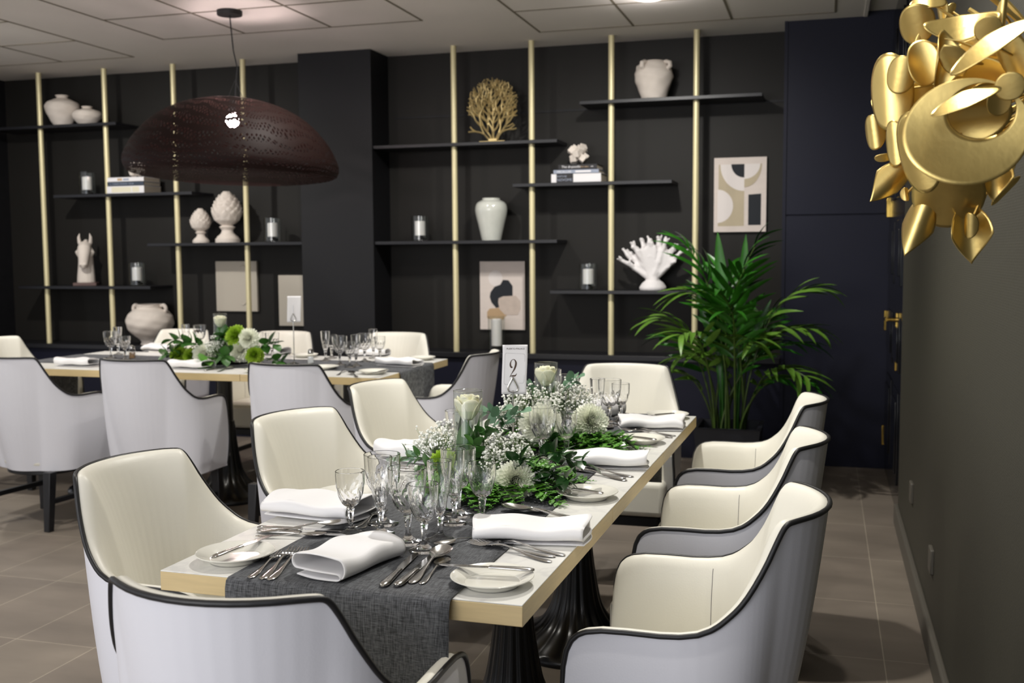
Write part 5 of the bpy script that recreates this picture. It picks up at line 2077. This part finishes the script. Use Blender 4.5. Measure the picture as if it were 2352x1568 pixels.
az0 = 0
FR = [  # azimuth, rise, reach, droop, leaflet pairs, blade length, light?
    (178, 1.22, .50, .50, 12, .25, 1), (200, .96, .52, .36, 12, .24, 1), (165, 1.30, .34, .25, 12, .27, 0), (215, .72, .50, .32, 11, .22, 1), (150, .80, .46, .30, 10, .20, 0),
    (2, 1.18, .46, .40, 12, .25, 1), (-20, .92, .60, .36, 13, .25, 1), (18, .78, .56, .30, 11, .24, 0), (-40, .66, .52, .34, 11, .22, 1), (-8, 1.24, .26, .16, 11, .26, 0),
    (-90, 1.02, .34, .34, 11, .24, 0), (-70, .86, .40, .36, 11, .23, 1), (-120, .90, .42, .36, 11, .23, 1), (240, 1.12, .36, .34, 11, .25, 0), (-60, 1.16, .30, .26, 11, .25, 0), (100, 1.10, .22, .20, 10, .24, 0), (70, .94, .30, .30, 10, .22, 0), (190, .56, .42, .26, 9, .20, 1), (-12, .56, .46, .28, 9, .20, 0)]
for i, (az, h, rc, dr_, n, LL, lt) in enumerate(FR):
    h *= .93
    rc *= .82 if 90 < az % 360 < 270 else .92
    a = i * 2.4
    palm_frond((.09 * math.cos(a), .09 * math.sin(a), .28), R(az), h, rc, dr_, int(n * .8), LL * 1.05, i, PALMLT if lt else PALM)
# the two upright unopened spears and a few broad upright blades
for i, (dx, dy, h0, L, w, lean, az) in enumerate(((-.03, 0, .98, .52, .036, .10, 175), (.06, 0, .98, .50, .030, .04, 0), (-.08, .02, .80, .40, .024, .35, 172), (-.05, -.05, .86, .36, .020, .25, 200), (.08, -.04, .80, .34, .022, .5, -10), (-.01, -.03, .40, .50, .022, -.15, 0))):
    m = MB()
    d = Vector((math.cos(R(az)) * lean, math.sin(R(az)) * lean, 1))
    m.tube([(dx * .6, dy, .28), (dx * .8, dy, .28 + h0 * .5), (dx, dy, h0)], [.007, .006, .004], 6)
    leaf_shape(m, (dx, dy, h0 - .03), d, (0, -1, .1), L, w, .12, 10, .3)
    m.build('spear_leaf', PALM, t, smooth=70)

# ------------------------------------------------------------------ gilded petal sculpture on the right wall
t = thing('wall_sculpture', 'big gold petal sculpture on the olive wall at the upper right', 'wall art', (.36, 1.86, 1.62))
W0 = Vector((.36, 1.86, 1.62))
bp_ = MB()
bp_.lathe([(0, 0), (.07, 0), (.07, .012), (0, .012)], 32, M=Matrix.Rotation(-PI / 2, 4, 'Y'))
for a in range(8):
    q = a * PI / 4
    bp_.tube([(-.01, 0, 0), (-.08, .07 * math.cos(q), .09 * math.sin(q)), (-.14, .10 * math.cos(q), .16 * math.sin(q))], .004, 6)
bp_.tube([(-.01, 0, 0), (-.22, -.03, 0)], .005, 6)
bp_.build('wall_bracket', GOLD, t)
DEP = 1.86


def petal(x, y, rx, ry, rot, Y, tx=0, tz=0, bend=.25, kind='disc', ba=0.0):
    """one bent gold sheet: centre seen at x, y; half sizes; rotation; depth; tilts; bend"""
    c = onY(x, y, Y)
    dist = (c - Vector((0, 0, EYE))).length
    k = dist / F_PX * .985
    a, b = rx * k, ry * k
    n1, n2 = (10, 72) if kind == 'crescent' else (10, 36)
    v, f = [], []
    out = []
    for i in range(n2):
        q = 2 * PI * i / n2
        cx_, sy = math.cos(q), math.sin(q)
        ex, ey = cx_, sy
        if kind == 'disc':
            ex = math.copysign(abs(cx_) ** .92, cx_)
            ey = math.copysign(abs(sy) ** .92, sy)
        elif kind == 'drop':      # point at the bottom
            ey = sy
            ex = cx_ * (1 if sy > 0 else (1 + sy * .985) ** .62)
        elif kind == 'leaf':      # pointed both ends
            ey = sy
            ex = math.copysign(abs(cx_) ** 1.6, cx_)
        out.append((ex, ey))
    if kind == 'crescent':
        # a round sheet with an off-centre opening near its upper edge
        for j in range(n1 + 1):
            for ex, ey in out:
                q = j / n1
                v.append(((.24 + .52 * ex) * (1 - q) + ex * q, (.40 + .50 * ey) * (1 - q) + ey * q))
        f = [(j * n2 + i, j * n2 + (i + 1) % n2, (j + 1) * n2 + (i + 1) % n2, (j + 1) * n2 + i) for j in range(n1) for i in range(n2)]
    else:
        v.append((0, 0))
        for j in range(1, n1 + 1):
            for ex, ey in out:
                v.append((ex * j / n1, ey * j / n1))
        for i in range(n2):
            f.append((0, 1 + i, 1 + (i + 1) % n2))
        for j in range(n1 - 1):
            for i in range(n2):
                p, q = 1 + j * n2 + i, 1 + j * n2 + (i + 1) % n2
                f.append((p, p + n2, q + n2, q))
    V = (c - Vector((0, 0, EYE))).normalized()
    rgt = V.cross(Vector((0, 0, 1))).normalized()
    up = rgt.cross(V).normalized()
    M = Matrix((rgt, up, -V)).transposed() @ Matrix.Rotation(R(rot), 3, 'Z') @ Matrix.Rotation(R(tx), 3, 'X') @ Matrix.Rotation(R(tz), 3, 'Y')
    P = []
    for x_, y_ in v:
        cq = x_ * math.cos(ba) + y_ * math.sin(ba)
        z_ = -bend * cq * cq * max(a, b)
        P.append(c - W0 + M @ Vector((x_ * a, y_ * b, z_)))
    m = MB()
    m.add(P, f)
    o = m.build('gold_petal', GOLD, t, smooth=80, solid=.0012)
    # thin rod that carries the sheet from the wall plate
    cc = Vector(P[0]) if kind != 'crescent' else c - W0 + M @ Vector((-.5 * a, -.5 * b, 0))
    cc = cc + V * .004
    MB().tube([(-.008, cc.y * .12, cc.z * .12), (cc.x * .55 - .01, cc.y * .45, cc.z * .45), cc], .0022, 6).build('petal_rod', GOLD, o)


D_ = DEP
PET = [
    (2217, 306, 126, 112, 0, D_ - .19, -10, 6, -.16, 'crescent', 1.2),
    (2230, 262, 80, 56, 8, D_ - .15, 35, -6, -.35, 'disc', 1.5),
    (2178, 455, 74, 92, 0, D_ - .04, 46, 0, .12, 'disc', 0),
    (2108, 350, 44, 90, 14, D_ - .10, 4, -18, .16, 'disc', 0),
    (2043, 211, 46, 82, 4, D_ - .02, -4, -18, .25, 'disc', 0),
    (2068, 172, 30, 40, -8, D_ - .08, 6, -12, .3, 'disc', 0),
    (2104, 56, 36, 42, 0, D_ - .02, 10, -10, .35, 'disc', .3),
    (2120, 146, 33, 50, 10, D_ - .10, -12, 14, -.2, 'disc', .3),
    (2160, 142, 34, 66, -4, D_ - .13, -8, 40, -.5, 'leaf', 0),
    (2210, 64, 74, 34, 4, D_ - .12, -40, 0, -.35, 'leaf', 0),
    (2277, 100, 96, 30, 38, D_ - .26, -48, 8, .12, 'leaf', 0),
    (2269, 67, 27, 27, 0, D_ - .17, 10, 0, .1, 'disc', 0),
    (2238, 172, 64, 38, 0, D_ - .10, 20, 0, -.15, 'disc', 0),
    (2216, 228, 72, 27, 20, D_ - .27, -50, 0, .12, 'leaf', 0),
    (2190, 140, 28, 40, 30, D_ - .17, 15, -20, .2, 'leaf', 0),
    (2322, 130, 34, 70, 24, D_ - .15, 5, -30, .2, 'leaf', 0),
    (2320, 198, 29, 29, 0, D_ - .22, 8, 0, .1, 'disc', 0),
    (2294, 232, 24, 32, 0, D_ - .20, 20, 10, -.2, 'disc', 0),
    (2006, 304, 22, 38, 8, D_ + .02, 0, -20, .4, 'disc', 0),
    (2016, 262, 20, 36, 20, D_ + .06, 0, 50, -.3, 'leaf', 0),
    (2054, 330, 22, 50, 6, D_ - .03, 0, -24, .2, 'disc', 0),
    (2031, 362, 20, 10, 8, D_ + .02, 30, 0, .2, 'disc', 0),
    (2045, 420, 34, 58, -46, D_ - .02, -10, 20, .35, 'drop', 0),
    (2102, 522, 34, 66, -18, D_ - .02, 0, -10, .5, 'drop', 0),
    (2130, 522, 20, 56, -40, D_ + .02, -20, 50, .2, 'leaf', 0),
    (2226, 538, 42, 64, 6, D_ + .00, 6, 12, -.5, 'drop', 0),
    (2226, 518, 16, 28, 0, D_ - .03, 10, -25, .4, 'disc', 0),
    (2280, 412, 32, 48, 4, D_ - .02, -6, 20, -.7, 'drop', 0),
    (2310, 438, 16, 40, -42, D_ + .06, 0, 50, .2, 'leaf', 0),
    (2340, 312, 20, 64, -26, D_ - .10, 0, -46, .2, 'leaf', 0),
    (2305, 30, 10, 38, -4, D_ - .10, 0, 20, .3, 'leaf', 0),
    (2132, 2, 36, 18, 0, D_ - .02, -40, 0, .3, 'disc', 0),
    (2186, 26, 12, 18, -20, D_ + .06, -20, 40, .3, 'disc', 0),
    (2081, 446, 10, 15, 10, D_ + .03, 0, 20, .5, 'disc', 0),
    (2122, 95, 16, 34, -10, D_ - .01, 0, 50, .3, 'leaf', 0),
    (2160, 20, 14, 26, 10, D_ + .02, -10, -40, .3, 'disc', 0),
    (2140, 215, 40, 46, 0, D_ + .02, 10, 10, .2, 'disc', 0),
    (2250, 140, 60, 50, 0, D_ + .02, 5, 0, .1, 'disc', 0),
    (2150, 300, 60, 80, 0, D_ + .03, 10, 0, .1, 'disc', 0),
    (2300, 330, 40, 60, 0, D_ + .05, 0, 30, .1, 'disc', 0),
    (2262, 215, 40, 30, -20, D_ - .12, 30, 20, -.3, 'leaf', 0),
]
for q in PET:
    petal(*q)
